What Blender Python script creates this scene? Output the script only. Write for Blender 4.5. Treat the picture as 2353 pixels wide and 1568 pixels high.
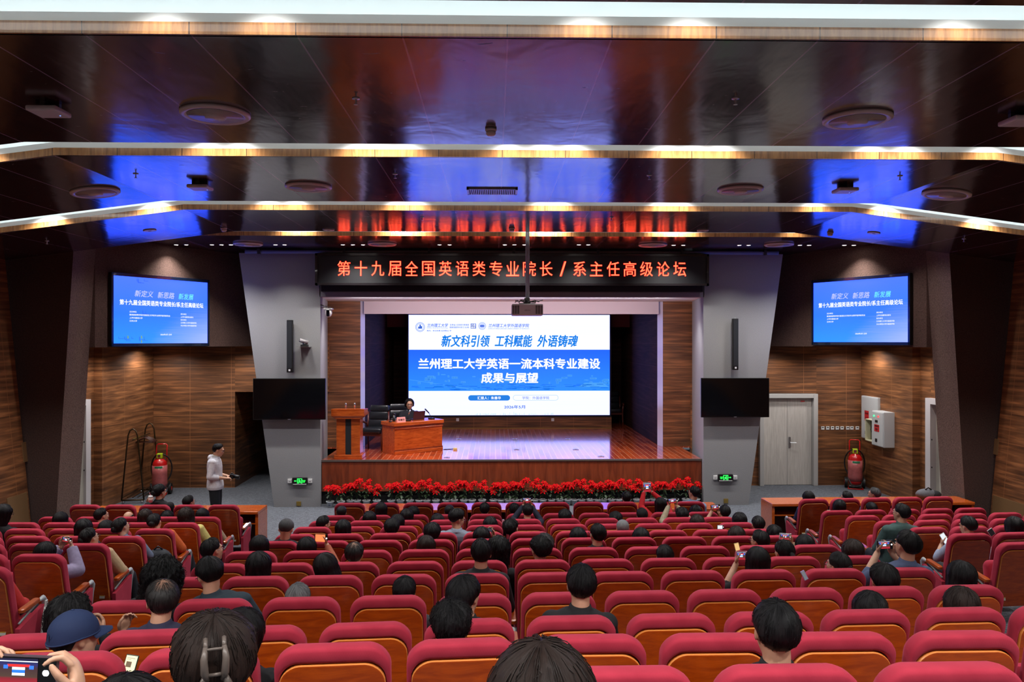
import bpy, bmesh, math, random
from mathutils import Vector, Matrix, noise as mnoise
for o in list(bpy.data.objects): bpy.data.objects.remove(o)
SC = bpy.context.scene
COL = SC.collection
R = math.radians
# ------------------------------------------------------------------ camera
FPX = 1830.0; CX, CY = 1176.5, 784.0; PSI = R(1.25)
CAM = Vector((-0.41, 0.0, 3.7))
FW = Vector((math.sin(PSI), math.cos(PSI), 0)); RT = Vector((math.cos(PSI), -math.sin(PSI), 0))
cam_d = bpy.data.cameras.new('camera'); cam_o = bpy.data.objects.new('camera', cam_d); COL.objects.link(cam_o)
cam_d.sensor_width = 36.0; cam_d.lens = 36.0*FPX/2353.0; cam_d.clip_start = 0.05; cam_d.clip_end = 200
cam_o.location = CAM; cam_o.rotation_euler = (R(90), 0, -PSI)
SC.camera = cam_o
SC.view_settings.view_transform = 'Standard'; SC.view_settings.look = 'None'
SC.view_settings.exposure = 0.8; SC.view_settings.gamma = 1.0; SC.view_settings.use_curve_mapping = False
# ------------------------------------------------------------------ light
W = bpy.data.worlds.new('world'); SC.world = W; W.use_nodes = True
W.node_tree.nodes['Background'].inputs[0].default_value = (0.55, 0.6, 0.7, 1)
W.node_tree.nodes['Background'].inputs[1].default_value = 0.10
try:
    SC.cycles.max_bounces = 7; SC.cycles.diffuse_bounces = 5; SC.cycles.glossy_bounces = 3; SC.cycles.transmission_bounces = 3
    SC.cycles.sample_clamp_indirect = 4.0; SC.cycles.caustics_reflective = False; SC.cycles.caustics_refractive = False
except Exception: pass
K_SPOT = 34.0; K_STRIP = 1.4; K_DOWN = 62.0; K_HOUSE = 180.0; K_SIDE = 52.0; K_STAGE = 20.0; K_WASH = 0.6; K_SCR = .68; K_TXT = .60; K_TV = .62
ZC = 5.73            # ceiling height above the front floor
BEND = 5.2; WING = 0.131
def zceil(x): return ZC - max(0.0, abs(x)-BEND)*WING
# near edge (fascia) and far edge of each soffit, world Y
SOFF = [(-2.6, 0.9), (1.5, 4.75), (5.32, 8.22), (8.80, 11.62), (12.40, 14.80), (15.42, 19.0)]
LIGHTS = []
def lamp(kind, name, loc, energy, color=(1,1,1), rot=(0,0,0), **kw):
    d = bpy.data.lights.new(name, kind); d.energy = energy; d.color = color
    for k, v in kw.items(): setattr(d, k, v)
    o = bpy.data.objects.new(name, d); COL.objects.link(o); o.location = loc; o.rotation_euler = rot
    LIGHTS.append(o); return o
COOL = (0.86, 0.97, 1.0); WARMW = (1.0, 0.97, 0.94)
# cove light strips: behind each fascia upstand, shining up on the white recess
for k in range(1, 5):
    yn = SOFF[k+1][0]
    if k == 4: continue
    e = K_STRIP
    lamp('AREA', 'cove_strip_light', (0, yn+0.13, ZC+0.11), e*2*BEND, COOL, (R(180), 0, 0), shape='RECTANGLE', size=2*BEND, size_y=0.05)
    for s in (-1, 1):
        xm = s*(BEND+2.0); lamp('AREA', 'cove_strip_light', (xm, yn+0.13, zceil(xm)+0.11), e*4.0, COOL, (R(180), s*math.atan(WING), 0), shape='RECTANGLE', size=4.0, size_y=0.05)
# unseen linear lights added above each soffit's far edge to brighten the fascia
for k in range(1, 5):
    y = SOFF[k][1]-.12
    lamp('AREA', 'added_fascia_wash', (0, y, ZC+.30), K_WASH*2*BEND*(.6 if k == 4 else 1), (1,.97,.93), (R(62), 0, 0), shape='RECTANGLE', size=2*BEND, size_y=0.05)
    for s in (-1, 1):
        if k < 4: xm = s*(BEND+2.0); lamp('AREA', 'added_fascia_wash', (xm, y, zceil(xm)+0.30), K_WASH*4.0, (1,.97,.93), (R(62), 0, 0), shape='RECTANGLE', size=3.8, size_y=0.05)
# unseen downlights added under the raised side boxes; wash light behind the stage lintel
for s in (-1, 1):
    for x, y in ((6.6, 19.4), (7.6, 18.4), (8.4, 17.0), (8.6, 19.3)):
        lamp('SPOT', 'unseen_side_light', (s*x, y, 3.55), K_SIDE, WARMW, (0, 0, 0), spot_size=R(160), spot_blend=.6, shadow_soft_size=.08)
lamp('AREA', 'lintel_wash_light', (0, 18.35, 4.62), K_STAGE*3.0, (1,.90,.97), (R(50), 0, 0), shape='RECTANGLE', size=7.6, size_y=.12)
for x in (-3.7, -2.2, 2.2, 3.7): lamp('SPOT', 'added_stage_spot', (x, 18.5, 4.64), K_STAGE*3.2, (1,.95,.92), (R(12), 0, 0), spot_size=R(120), spot_blend=.8, shadow_soft_size=.06)  # unseen spots added to brighten the stage
# downlights recessed in the coves (they wash the wooden fascias and light the seats)
COVE_X = {1: [-8,-6.6,-5.0,-4.3,-2.6,-1.9,0.2,0.9,2.7,3.4,5.2,6.8,8], 2: [-3.55,-3.2,-1.9,-1.66,-1.4,-.25,.12,.45,1.5,1.8,2.1,3.8,4.2,5.1,-6,6,-8.7,8.7],
          3: [-8.7,8.7,-7.2,-5.6,-3.9,-3.5,-1.9,-1.65,.35,.6,2.2,2.5,4.6,5.7,7.2], 4: [-6.6,-4.2,-2.3,-2.0,.4,.7,2.9,3.2,5.4,6.9]}  # outermost lamps of the middle coves added, unseen, to light the side walls
for k, xs in COVE_X.items():
    yn = SOFF[k+1][0]
    for x in xs:
        lamp('SPOT', 'cove_downlight', (x, yn-0.24, zceil(x)+0.30 if k < 4 else ZC+.3), K_SPOT*(2.6 if abs(x) > 5.4 else 1)*(1, .62, 1.2, 1.5, .8)[k]*(2.6 if k == 4 and abs(x) < 5 else 1), WARMW, (R(38) if k == 4 and abs(x) < 5 else 0, 0, 0), spot_size=R(120), spot_blend=0.8, shadow_soft_size=0.05)
for x in (-7.5, -5, -2.5, 0, 2.5, 5, 7.5):  # unseen lamps above and behind the camera, added to light the seats
    lamp('SPOT', 'unseen_house_light', (x, 1.2, zceil(x)+0.25), K_HOUSE, WARMW, (0, 0, 0), spot_size=R(150), spot_blend=0.6, shadow_soft_size=0.08)
    lamp('SPOT', 'unseen_house_light', (x, -3.0, zceil(x)+0.25), K_HOUSE, WARMW, (0, 0, 0), spot_size=R(150), spot_blend=0.6, shadow_soft_size=0.08)
# ------------------------------------------------------------------ pixel helpers (points on real planes)
def PZ(px, py, Z): return CAM + FW*Z + RT*((px-CX)/FPX*Z) + Vector((0,0,1))*((CY-py)/FPX*Z)
def ray(px, py): return FW + RT*((px-CX)/FPX) + Vector((0,0,1))*((CY-py)/FPX)
def PH(px, py, z): d = ray(px, py); t = (z-CAM.z)/d.z; return CAM + d*t
def PY(px, py, Y): d = ray(px, py); t = Y/d.y; return CAM + d*t
def PX(px, py, X): d = ray(px, py); t = (X-CAM.x)/d.x; return CAM + d*t
def proj(p):
    d = Vector(p)-CAM; Z = d.dot(FW)
    return (CX+FPX*d.dot(RT)/Z, CY-FPX*d.z/Z, Z)
# ------------------------------------------------------------------ materials
def lin(c):
    return tuple(((v/255.0)/12.92 if v/255.0 <= 0.04045 else ((v/255.0+0.055)/1.055)**2.4) for v in c)+(1.0,)
MATS = {}
class NT:
    def __init__(s, name):
        s.m = bpy.data.materials.new(name); s.m.use_nodes = True; s.t = s.m.node_tree; s.n = s.t.nodes; s.l = s.t.links
        s.b = s.n['Principled BSDF']
    def add(s, typ, **kw):
        n = s.n.new(typ)
        for k, v in kw.items(): setattr(n, k, v)
        return n
    def ln(s, a, b): s.l.new(a, b)
    def ramp(s, fac, stops):
        n = s.add('ShaderNodeValToRGB'); e = n.color_ramp.elements
        e[0].position, e[0].color = stops[0]; e[1].position, e[1].color = stops[-1]
        for p, c in stops[1:-1]:
            x = e.new(p); x.color = c
        s.ln(fac, n.inputs[0]); return n.outputs[0]
    def math(s, op, a, b=None, c=None):
        n = s.add('ShaderNodeMath', operation=op)
        for i, v in enumerate((a, b, c)):
            if v is None: continue
            if isinstance(v, (int, float)): n.inputs[i].default_value = v
            else: s.ln(v, n.inputs[i])
        return n.outputs[0]
    def mix(s, f, a, b):
        n = s.add('ShaderNodeMix', data_type='RGBA')
        for i, v in ((0, f), (6, a), (7, b)):
            if isinstance(v, (int, float)): n.inputs[i].default_value = v
            elif isinstance(v, tuple): n.inputs[i].default_value = v
            else: s.ln(v, n.inputs[i])
        return n.outputs[2]
    def coords(s, kind='Object', scale=(1,1,1), rot=(0,0,0)):
        tc = s.add('ShaderNodeTexCoord'); mp = s.add('ShaderNodeMapping'); mp.inputs['Scale'].default_value = scale; mp.inputs['Rotation'].default_value = rot
        s.ln(tc.outputs[kind], mp.inputs[0]); return mp.outputs[0]
    def noise(s, vec, scale, detail=4, rough=.5, dist=0):
        n = s.add('ShaderNodeTexNoise'); n.inputs['Scale'].default_value = scale; n.inputs['Detail'].default_value = detail
        n.inputs['Roughness'].default_value = rough; n.inputs['Distortion'].default_value = dist; s.ln(vec, n.inputs[0]); return n.outputs[0]
    def bump(s, h, strength=.3, dist=.01):
        n = s.add('ShaderNodeBump'); n.inputs['Strength'].default_value = strength; n.inputs['Distance'].default_value = dist
        s.ln(h, n.inputs['Height']); s.ln(n.outputs[0], s.b.inputs['Normal']); return n
    def line(s, v, period, width, offset=0.0):
        a = s.math('ADD', v, offset + 1000*period); a = s.math('MODULO', a, period); return s.math('LESS_THAN', a, width)
def plain(name, rgb, rough=.5, metal=0, coat=0, spec=.5, noise=0, nscale=40, bump=0):
    if name in MATS: return MATS[name]
    t = NT(name); t.b.inputs['Roughness'].default_value = rough; t.b.inputs['Metallic'].default_value = metal
    t.b.inputs['Coat Weight'].default_value = coat; t.b.inputs['Specular IOR Level'].default_value = spec
    c = lin(rgb); t.b.inputs['Base Color'].default_value = c
    if noise or bump:
        v = t.coords('Object'); n = t.noise(v, nscale, 4)
        if noise:
            lo = tuple(x*(1-noise) for x in c[:3])+(1,); hi = tuple(min(1, x*(1+noise)) for x in c[:3])+(1,)
            t.ln(t.ramp(n, [(.3, lo), (.7, hi)]), t.b.inputs['Base Color'])
        if bump: t.bump(n, bump, .004)
    MATS[name] = t.m; return t.m
def emit(name, rgb, strength=1.0):
    if name in MATS: return MATS[name]
    t = NT(name); t.b.inputs['Base Color'].default_value = (0.01, 0.01, 0.01, 1); t.b.inputs['Roughness'].default_value = .6
    t.b.inputs['Emission Color'].default_value = lin(rgb); t.b.inputs['Emission Strength'].default_value = strength
    MATS[name] = t.m; return t.m
def wood(name, dark, light, coords=('Object', (1, 1, 1)), nscale=3.0, rough=.35, coat=0.0, stretch=(1, 1, 12), spec=.5, bumpy=0.0):
    if name in MATS: return MATS[name]
    t = NT(name); v = t.coords(coords[0], tuple(a*b for a, b in zip(coords[1], stretch)))
    n = t.noise(v, nscale, 6, .6, .6); c = t.ramp(n, [(.3, lin(dark)), (.7, lin(light))])
    t.ln(c, t.b.inputs['Base Color']); t.b.inputs['Roughness'].default_value = rough; t.b.inputs['Coat Weight'].default_value = coat
    t.b.inputs['Specular IOR Level'].default_value = spec; t.b.inputs['Coat Roughness'].default_value = .1
    if bumpy: t.bump(n, bumpy, .004)
    MATS[name] = t.m; return t.m
def led(t, col, strength, blue):
    """LED panels give off more blue than the camera can record: the blue channel is stronger than 1"""
    s = t.add('ShaderNodeVectorMath', operation='MULTIPLY'); t.ln(col, s.inputs[0]); s.inputs[1].default_value = (1, 1, blue); t.ln(s.outputs[0], t.b.inputs['Emission Color']); t.b.inputs['Emission Strength'].default_value = strength
# ------------------------------------------------------------------ mesh builder
class MB:
    def __init__(s): s.v = []; s.f = []; s.uv = {}; s.mi = []; s.cm = 0
    def add(s, vs, fs, uvs=None):
        b = len(s.v); s.v += [tuple(x) for x in vs]
        for i, f in enumerate(fs):
            if uvs: s.uv[len(s.f)] = uvs[i]
            s.f.append(tuple(b+j for j in f)); s.mi.append(s.cm)
        return s
    def mark(s): return len(s.v)
    def xf(s, M, start=0):
        for i in range(start, len(s.v)): s.v[i] = tuple(M @ Vector(s.v[i]))
        return s
    def box(s, c, d, rz=0, uv=False):
        x, y, z = d[0]/2, d[1]/2, d[2]/2; m = s.mark()
        vs = [(-x,-y,-z),(x,-y,-z),(x,y,-z),(-x,y,-z),(-x,-y,z),(x,-y,z),(x,y,z),(-x,y,z)]
        fs = [(3,2,1,0),(4,5,6,7),(0,1,5,4),(1,2,6,5),(2,3,7,6),(3,0,4,7)]
        s.add(vs, fs); s.xf(Matrix.Translation(c) @ Matrix.Rotation(rz, 4, 'Z'), m); return s
    def bx(s, x0, x1, y0, y1, z0, z1): return s.box(((x0+x1)/2, (y0+y1)/2, (z0+z1)/2), (x1-x0, y1-y0, z1-z0))
    def loft(s, rings, caps=(True, True), closed=True):
        m = s.mark(); n = len(rings[0]); vs = [p for r in rings for p in r]; fs = []
        for i in range(len(rings)-1):
            for j in range(n if closed else n-1):
                a = i*n+j; b = i*n+(j+1) % n; fs.append((a, b, b+n, a+n))
        if closed and caps[0]: fs.append(tuple(reversed(range(n))))
        if closed and caps[1]: fs.append(tuple((len(rings)-1)*n+j for j in range(n)))
        s.add(vs, fs); return s
    def lathe(s, prof, c=(0,0,0), n=24, M=None):
        m = s.mark(); rings = [[(r*math.cos(2*math.pi*j/n), r*math.sin(2*math.pi*j/n), z) for j in range(n)] for r, z in prof]
        s.loft(rings, (prof[0][0] > 1e-4, prof[-1][0] > 1e-4))
        T = Matrix.Translation(c); s.xf(T @ M if M else T, m); return s
    def tube(s, pts, r, n=8, caps=True):
        pts = [Vector(p) for p in pts]; rr = r if isinstance(r, (list, tuple)) else [r]*len(pts)
        up = Vector((0, 0, 1)); rings = []; last = None
        for i, p in enumerate(pts):
            t = (pts[min(i+1, len(pts)-1)]-pts[max(i-1, 0)]).normalized()
            a = last if last is not None else (up if abs(t.z) < .9 else Vector((1, 0, 0)))
            a = (a - t*a.dot(t)); a = a.normalized() if a.length > 1e-6 else t.orthogonal().normalized(); last = a; b = t.cross(a)
            rings.append([p+a*(rr[i]*math.cos(2*math.pi*j/n))+b*(rr[i]*math.sin(2*math.pi*j/n)) for j in range(n)])
        s.loft(rings, (caps, caps)); return s
    def ell(s, c, rad, n=14, m_=9, M=None):
        k = s.mark(); rings = []
        for i in range(1, m_):
            a = math.pi*i/m_; rings.append([(math.sin(a)*math.cos(2*math.pi*j/n)*rad[0], math.sin(a)*math.sin(2*math.pi*j/n)*rad[1], -math.cos(a)*rad[2]) for j in range(n)])
        s.loft(rings); T = Matrix.Translation(c); s.xf(T @ M if M else T, k); return s
    def prism(s, poly, z0, z1):
        n = len(poly); s.add([(x, y, z0) for x, y in poly]+[(x, y, z1) for x, y in poly],
              [tuple(reversed(range(n))), tuple(range(n, 2*n))]+[(i, (i+1) % n, (i+1) % n+n, i+n) for i in range(n)]); return s
    def quad(s, a, b, c, d, uv=None): s.add([a, b, c, d], [(0, 1, 2, 3)], [uv] if uv else None); return s
    def mesh(s, name, smooth=False):
        me = bpy.data.meshes.new(name); me.from_pydata(s.v, [], s.f); me.validate(verbose=False)
        if s.uv and len(me.polygons) == len(s.f):
            l = me.uv_layers.new(name='UVMap')
            for i, p in enumerate(me.polygons):
                if i in s.uv:
                    for li, c in zip(p.loop_indices, s.uv[i]): l.data[li].uv = c
        if len(me.polygons) == len(s.f):
            me.polygons.foreach_set('material_index', s.mi)
        bm = bmesh.new(); bm.from_mesh(me); bmesh.ops.recalc_face_normals(bm, faces=bm.faces); bm.to_mesh(me); bm.free()
        if smooth: me.polygons.foreach_set('use_smooth', [True]*len(me.polygons))
        return me
    def build(s, name, mat, parent=None, smooth=False, bev=0, loc=None, rot=None):
        me = s.mesh(name, smooth); o = bpy.data.objects.new(name, me); COL.objects.link(o)
        for m in (mat if isinstance(mat, (list, tuple)) else [mat]): me.materials.append(m)
        if parent: o.parent = parent
        if loc is not None: o.location = loc
        if rot is not None: o.rotation_euler = rot
        if bev:
            b = o.modifiers.new('bevel', 'BEVEL'); b.width = bev; b.segments = 2; b.limit_method = 'ANGLE'
        return o
def inst(name, me, parent=None, mats=None, loc=None, rot=None, scale=None):
    o = bpy.data.objects.new(name, me); COL.objects.link(o)
    if parent: o.parent = parent
    if loc is not None: o.location = loc
    if rot is not None: o.rotation_euler = rot
    if scale is not None: o.scale = scale
    if mats:
        while len(me.materials) < len(mats): me.materials.append(None)
        for i, m in enumerate(mats): o.material_slots[i].link = 'OBJECT'; o.material_slots[i].material = m
    return o
def tag(o, label, cat, group=None, kind=None):
    o['label'] = label; o['category'] = cat
    if group: o['group'] = group
    if kind: o['kind'] = kind
    return o
def thing(name, label, cat, loc=(0,0,0), rz=0, group=None):
    o = bpy.data.objects.new(name, None); COL.objects.link(o); o.location = loc; o.rotation_euler = (0, 0, rz); o.empty_display_size = .1
    return tag(o, label, cat, group)
def struct(o): o['kind'] = 'structure'; return o
def copy_tree(o, parent=None):
    c = o.copy(); COL.objects.link(c)
    if parent: c.parent = parent
    for ch in list(o.children): copy_tree(ch, c)
    return c
ORD = ['zeroth','first','second','third','fourth','fifth','sixth','seventh','eighth','ninth','tenth','eleventh','twelfth','thirteenth','fourteenth','fifteenth','sixteenth','seventeenth','eighteenth','nineteenth','twentieth']
def rrect(w, h, r, n=6, v0=0.0, rb=None):
    """closed outline, u across (centred), v up from v0 to v0+h; counter-clockwise"""
    rb = r if rb is None else rb; out = []
    for cx_, cy_, a0, rr in ((w/2-rb, v0+rb, -90, rb), (w/2-r, v0+h-r, 0, r), (-w/2+r, v0+h-r, 90, r), (-w/2+rb, v0+rb, 180, rb)):
        for i in range(n+1):
            a = R(a0+90*i/n); out.append((cx_+rr*math.cos(a), cy_+rr*math.sin(a)))
    return out
def text(body, center, rot, w, h, mat, name='lettering', parent=None, bold=0.0, shear=0.0, spacing=1.0, depth=0.0):
    """flat lettering centred on a point; fitted to w x h metres (h None keeps the aspect)"""
    cu = bpy.data.curves.new(name, 'FONT'); cu.body = body; cu.align_x = 'CENTER'; cu.align_y = 'CENTER'; cu.offset = max(-.012, min(bold, .006)); cu.shear = shear
    cu.space_character = spacing; cu.extrude = depth; cu.resolution_u = 3; cu.size = 1.0
    o = bpy.data.objects.new(name, cu); COL.objects.link(o); cu.materials.append(mat)
    bpy.context.view_layer.update()
    bb = [Vector(b) for b in o.bound_box]; bw = max(b.x for b in bb)-min(b.x for b in bb); bh = max(b.y for b in bb)-min(b.y for b in bb)
    sx = w/max(bw, 1e-4); sy = h/max(bh, 1e-4) if h else sx
    cen = Vector(((max(b.x for b in bb)+min(b.x for b in bb))/2*sx, (max(b.y for b in bb)+min(b.y for b in bb))/2*sy, 0))
    M = rot.to_matrix() if hasattr(rot, 'to_matrix') else Matrix.Identity(3)
    o.rotation_euler = rot; o.scale = (sx, sy, 1); o.location = Vector(center) - M @ cen
    dg = bpy.context.evaluated_depsgraph_get(); me = bpy.data.meshes.new_from_object(o.evaluated_get(dg))
    if bold > .008:      # heavy weight: the outline repeated a hair to each side
        b = (bold-.006)*.8; bm = bmesh.new(); bm.from_mesh(me); src = list(bm.faces)
        for dx, dy in ((-b, 0), (b, 0), (0, b*.7), (0, -b*.7)):
            r = bmesh.ops.duplicate(bm, geom=src); vs = [g for g in r['geom'] if isinstance(g, bmesh.types.BMVert)]; bmesh.ops.translate(bm, verts=vs, vec=(dx, dy, 0))
        bm.to_mesh(me); bm.free()
    m = bpy.data.objects.new(name, me); COL.objects.link(m); m.matrix_basis = o.matrix_basis.copy()
    if not me.materials: me.materials.append(mat)
    bpy.data.objects.remove(o); bpy.data.curves.remove(cu)
    if parent:
        m.parent = parent
    return m
from mathutils import Euler
FACE = Euler((R(90), 0, 0))   # lettering that faces the seats (-Y)
# ================================================================== materials of the room
def wall_wood(name, dark, light, ph=0.605, pw=1.03, line=(158,104,66), v0=0.0, u0=0.0, lw=.009):
    t = NT(name); v = t.coords('UV', (.7, 10, 1)); n = t.noise(v, 1.3, 4, .5, .35); v2 = t.coords('UV', (1.2, 75, 1)); n2 = t.noise(v2, 1.5, 3)
    nn = t.math('ADD', t.math('MULTIPLY', n, .75), t.math('MULTIPLY', n2, .25))
    c = t.ramp(nn, [(.34, lin(dark)), (.52, lin(tuple((a+b)/2 for a, b in zip(dark, light)))), (.66, lin(light))])
    tc = t.add('ShaderNodeTexCoord'); sp = t.add('ShaderNodeSeparateXYZ'); t.ln(tc.outputs['UV'], sp.inputs[0])
    l = t.math('MAXIMUM', t.line(sp.outputs[1], ph, lw, v0), t.line(sp.outputs[0], pw, lw, u0))
    t.ln(t.mix(l, c, lin(line)), t.b.inputs['Base Color']); t.b.inputs['Roughness'].default_value = .42
    MATS[name] = t.m; return t.m
M_WALL = wall_wood('walnut_wall_panel', (68,42,26), (158,102,62))
M_WALLS = wall_wood('walnut_side_wall_panel', (78,48,30), (176,116,72))
M_WING = wall_wood('walnut_stage_panel', (72,44,28), (158,100,62), pw=50)
def ceil_mat():
    t = NT('dark_ceiling_laminate'); v = t.coords('UV', (1, 1, 1)); vs = t.coords('UV', (14, 1.2, 1)); n = t.noise(vs, 1.5, 5, .6, .8)
    c = t.ramp(n, [(.3, lin((38,21,20))), (.7, lin((62,38,34)))])
    tc = t.add('ShaderNodeTexCoord'); sp = t.add('ShaderNodeSeparateXYZ'); t.ln(tc.outputs['UV'], sp.inputs[0])
    l = t.line(sp.outputs[0], .70, .013, .33)
    ve = t.add('ShaderNodeTexVoronoi'); ve.inputs['Scale'].default_value = .8; t.ln(t.coords('UV', (1,.35,1)), ve.inputs[0])
    mk = t.ramp(t.noise(t.coords('UV', (1.6,4.5,1)), 3.2, 8, .7, .5), [(.665, (0,0,0,1)), (.70, (1,1,1,1))])
    c2 = t.mix(l, c, lin((150,124,146))); c3 = t.mix(t.math('MULTIPLY', mk, .35), c2, lin((96,58,40)))  # joint grooves painted pale lavender, reflected light put into their colour
    t.ln(c3, t.b.inputs['Base Color'])
    rr = t.math('ADD', t.math('MULTIPLY', n, .08), .10); rr = t.math('ADD', rr, t.math('MULTIPLY', mk, .45)); t.ln(rr, t.b.inputs['Roughness'])
    t.b.inputs['IOR'].default_value = 2.0; t.b.inputs['Specular IOR Level'].default_value = .6; t.b.inputs['Specular Tint'].default_value = (.92,.92,1,1)
    wv = t.noise(t.coords('UV', (1.3, .9, 1)), 1.3, 3, .5, .4); bn = t.bump(wv, .08, .08)
    MATS['c'] = t.m; return t.m
M_CEIL = ceil_mat()
M_WHITE = plain('white_plaster', (226,232,232), .8)
M_GREY = plain('grey_textured_plaster', (138,138,141), .85, noise=.07, nscale=60, bump=.35)
def carpet():
    t = NT('grey_carpet'); n = t.noise(t.coords('Object', (1,1,1)), 55, 3, .6); n2 = t.noise(t.coords('Object', (1,3,1)), 12, 4, .6, .5)
    m = t.math('ADD', t.math('MULTIPLY', n, .55), t.math('MULTIPLY', n2, .45))
    t.ln(t.ramp(m, [(.36, lin((52,55,62))), (.5, lin((80,84,92))), (.64, lin((124,128,138)))]), t.b.inputs['Base Color'])
    t.b.inputs['Roughness'].default_value = .95; t.bump(n, .4, .01); return t.m
M_CARPET = carpet()
def brown_felt(name, a, b):
    t = NT(name); n = t.noise(t.coords('Object'), 45, 5, .7, .3)
    t.ln(t.ramp(n, [(.35, lin(a)), (.65, lin(b))]), t.b.inputs['Base Color']); t.b.inputs['Roughness'].default_value = .95; t.bump(n, .8, .015); return t.m
M_FELT = brown_felt('brown_acoustic_plaster', (82,62,56), (126,100,92))
M_FELTD = brown_felt('shaded_acoustic_plaster', (58,40,36), (80,58,52))  # darker copy of the plaster, shade painted on the unlit pier front
M_FASCIA = wood('oak_fascia', (140,92,48), (206,150,92), ('UV', (1, 1, 1)), 3.0, .25, .5, (14, 1.4, 1))
def fascia_mat():
    t = NT('oak_fascia_boards'); n = t.noise(t.coords('UV', (16, 1.5, 1)), 1.6, 6, .6, .6)
    c = t.ramp(n, [(.3, lin((118,78,42))), (.7, lin((176,124,72)))])
    tc = t.add('ShaderNodeTexCoord'); sp = t.add('ShaderNodeSeparateXYZ'); t.ln(tc.outputs['UV'], sp.inputs[0])
    t.ln(t.mix(t.line(sp.outputs[0], .70, .008, .33), c, lin((60,36,20))), t.b.inputs['Base Color'])
    t.b.inputs['Roughness'].default_value = .22; t.b.inputs['Coat Weight'].default_value = .4; return t.m
M_FASCIA = fascia_mat()
M_CHERRY = wood('cherry_veneer', (150,58,16), (204,98,38), ('Object', (1,1,1)), 2.2, .28, .3, (2, 2, 9))
M_CHERRYH = wood('cherry_veneer_grain_along', (150,58,16), (206,98,36), ('Object', (1,1,1)), 2.2, .22, .4, (2, 12, 12))
M_BLACK = plain('black_plastic', (14,14,16), .4); M_BLACKM = plain('matt_black', (10,10,14), .8)
M_BLACKG = plain('black_glass', (5,5,8), .08)
M_CHROME = plain('brushed_steel', (190,192,196), .28, 1.0)
M_WPL = plain('white_plastic', (222,222,222), .4); M_GPL = plain('pale_grey_paint', (196,198,200), .5)
M_BRASS = plain('brass_plate', (176,148,78), .35, .8)
M_DOOR = wood('pale_door_laminate', (172,166,160), (202,196,190), ('Object', (1,1,1)), 2.5, .5, 0, (22, 22, 1))
M_ALU = plain('pale_metal_frame', (188,186,184), .45, .2)
# ================================================================== ceiling
XE = 9.7; TH = .06
def soffit(k, y0, y1):
    mb = MB(); xs = [-XE, -BEND, BEND, XE] if k < 5 else [-XE, XE]
    zz = (lambda x: zceil(x)) if k < 5 else (lambda x: ZC)
    for a, b in zip(xs[:-1], xs[1:]):
        za, zb = zz(a), zz(b)
        mb.quad((a,y0,za), (b,y0,zb), (b,y1,zb), (a,y1,za), [(a,y0),(b,y0),(b,y1),(a,y1)])
        mb.quad((a,y0,za+TH), (b,y0,zb+TH), (b,y1,zb+TH), (a,y1,za+TH), [(a,y0),(b,y0),(b,y1),(a,y1)])
        for y in (y0, y1): mb.quad((a,y,za), (b,y,zb), (b,y,zb+TH), (a,y,za+TH), [(a,0),(b,0),(b,.06),(a,.06)])
    o = mb.build('ceiling', M_CEIL); struct(o)
    if k > 0:   # wooden fascia board on the near edge, white upstand behind it
        mf = MB(); mu = MB()
        for a, b in zip(xs[:-1], xs[1:]):
            for (m, ya, yb, h0, h1) in ((mf, y0-.02, y0, -.004, .078), (mu, y0+.012, y0+.03, .0, .15)):
                P = [(a,ya,zz(a)+h0),(b,ya,zz(b)+h0),(b,ya,zz(b)+h1),(a,ya,zz(a)+h1),(a,yb,zz(a)+h0),(b,yb,zz(b)+h0),(b,yb,zz(b)+h1),(a,yb,zz(a)+h1)]
                U = [(a,0),(b,0),(b,.1),(a,.1)]
                for q in ((0,1,2,3),(4,5,6,7),(0,1,5,4),(3,2,6,7)): m.quad(*[P[i] for i in q], U)
        struct(mf.build('trim_%d' % k, M_FASCIA)); struct(mu.build('ceiling_upstand_trim', M_WHITE))
for k, (a, b) in enumerate(SOFF): soffit(k, a, b)
# white recesses above the slots between the soffits
for k in range(len(SOFF)-1):
    ya, yb = SOFF[k][1]-.45, SOFF[k+1][0]+.32
    mb = MB(); xs = [-XE, -BEND, BEND, XE]
    for a, b in zip(xs[:-1], xs[1:]):
        za, zb = (zceil(a), zceil(b)) if k < 4 else (ZC, ZC); H = .50
        mb.quad((a,ya,za+H),(b,ya,zb+H),(b,yb-.12,zb+H),(a,yb-.12,za+H)); mb.quad((a,yb-.12,za+H),(b,yb-.12,zb+H),(b,yb,zb+H-.12),(a,yb,za+H-.12)); mb.quad((a,yb,za+.05),(b,yb,zb+.05),(b,yb,zb+H-.12),(a,yb,za+H-.12)); mb.quad((a,ya,za+.05),(b,ya,zb+.05),(b,ya,zb+H),(a,ya,za+H))
    struct(mb.build('ceiling_recess', M_WHITE))
struct(MB().bx(-11, 11, -8, 27.5, 6.6, 6.7).build('ceiling_slab', M_BLACKM))
# ================================================================== floor
ROWDY = 0.872
ROWY = [13.09-ROWDY*n for n in range(15)]
ROWPY = [1154.6, 1180, 1192.8, 1206, 1222, 1237.5, 1260, 1287, 1316.6, 1363, 1417.5, 1462, 1538]
ROWZ = []
for n in range(15):
    if n < 13: Z = ROWY[n]+.035; ROWZ.append(3.7-(ROWPY[n]-784)*Z/FPX)
    else: ROWZ.append(ROWZ[-1]+.19)
ROWZ[0] = ROWZ[1] = 1.045
FLZ = [z-1.04 for z in ROWZ]
mb = MB(); mb.bx(-9.6, 9.6, ROWY[2]+.72, 27, -.2, 0)
for n in range(2, 15): mb.bx(-9.6, 9.6, ROWY[n+1]+.72 if n < 14 else -8, ROWY[n]+.72, -.2, FLZ[n])
struct(mb.build('floor', M_CARPET))
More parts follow.
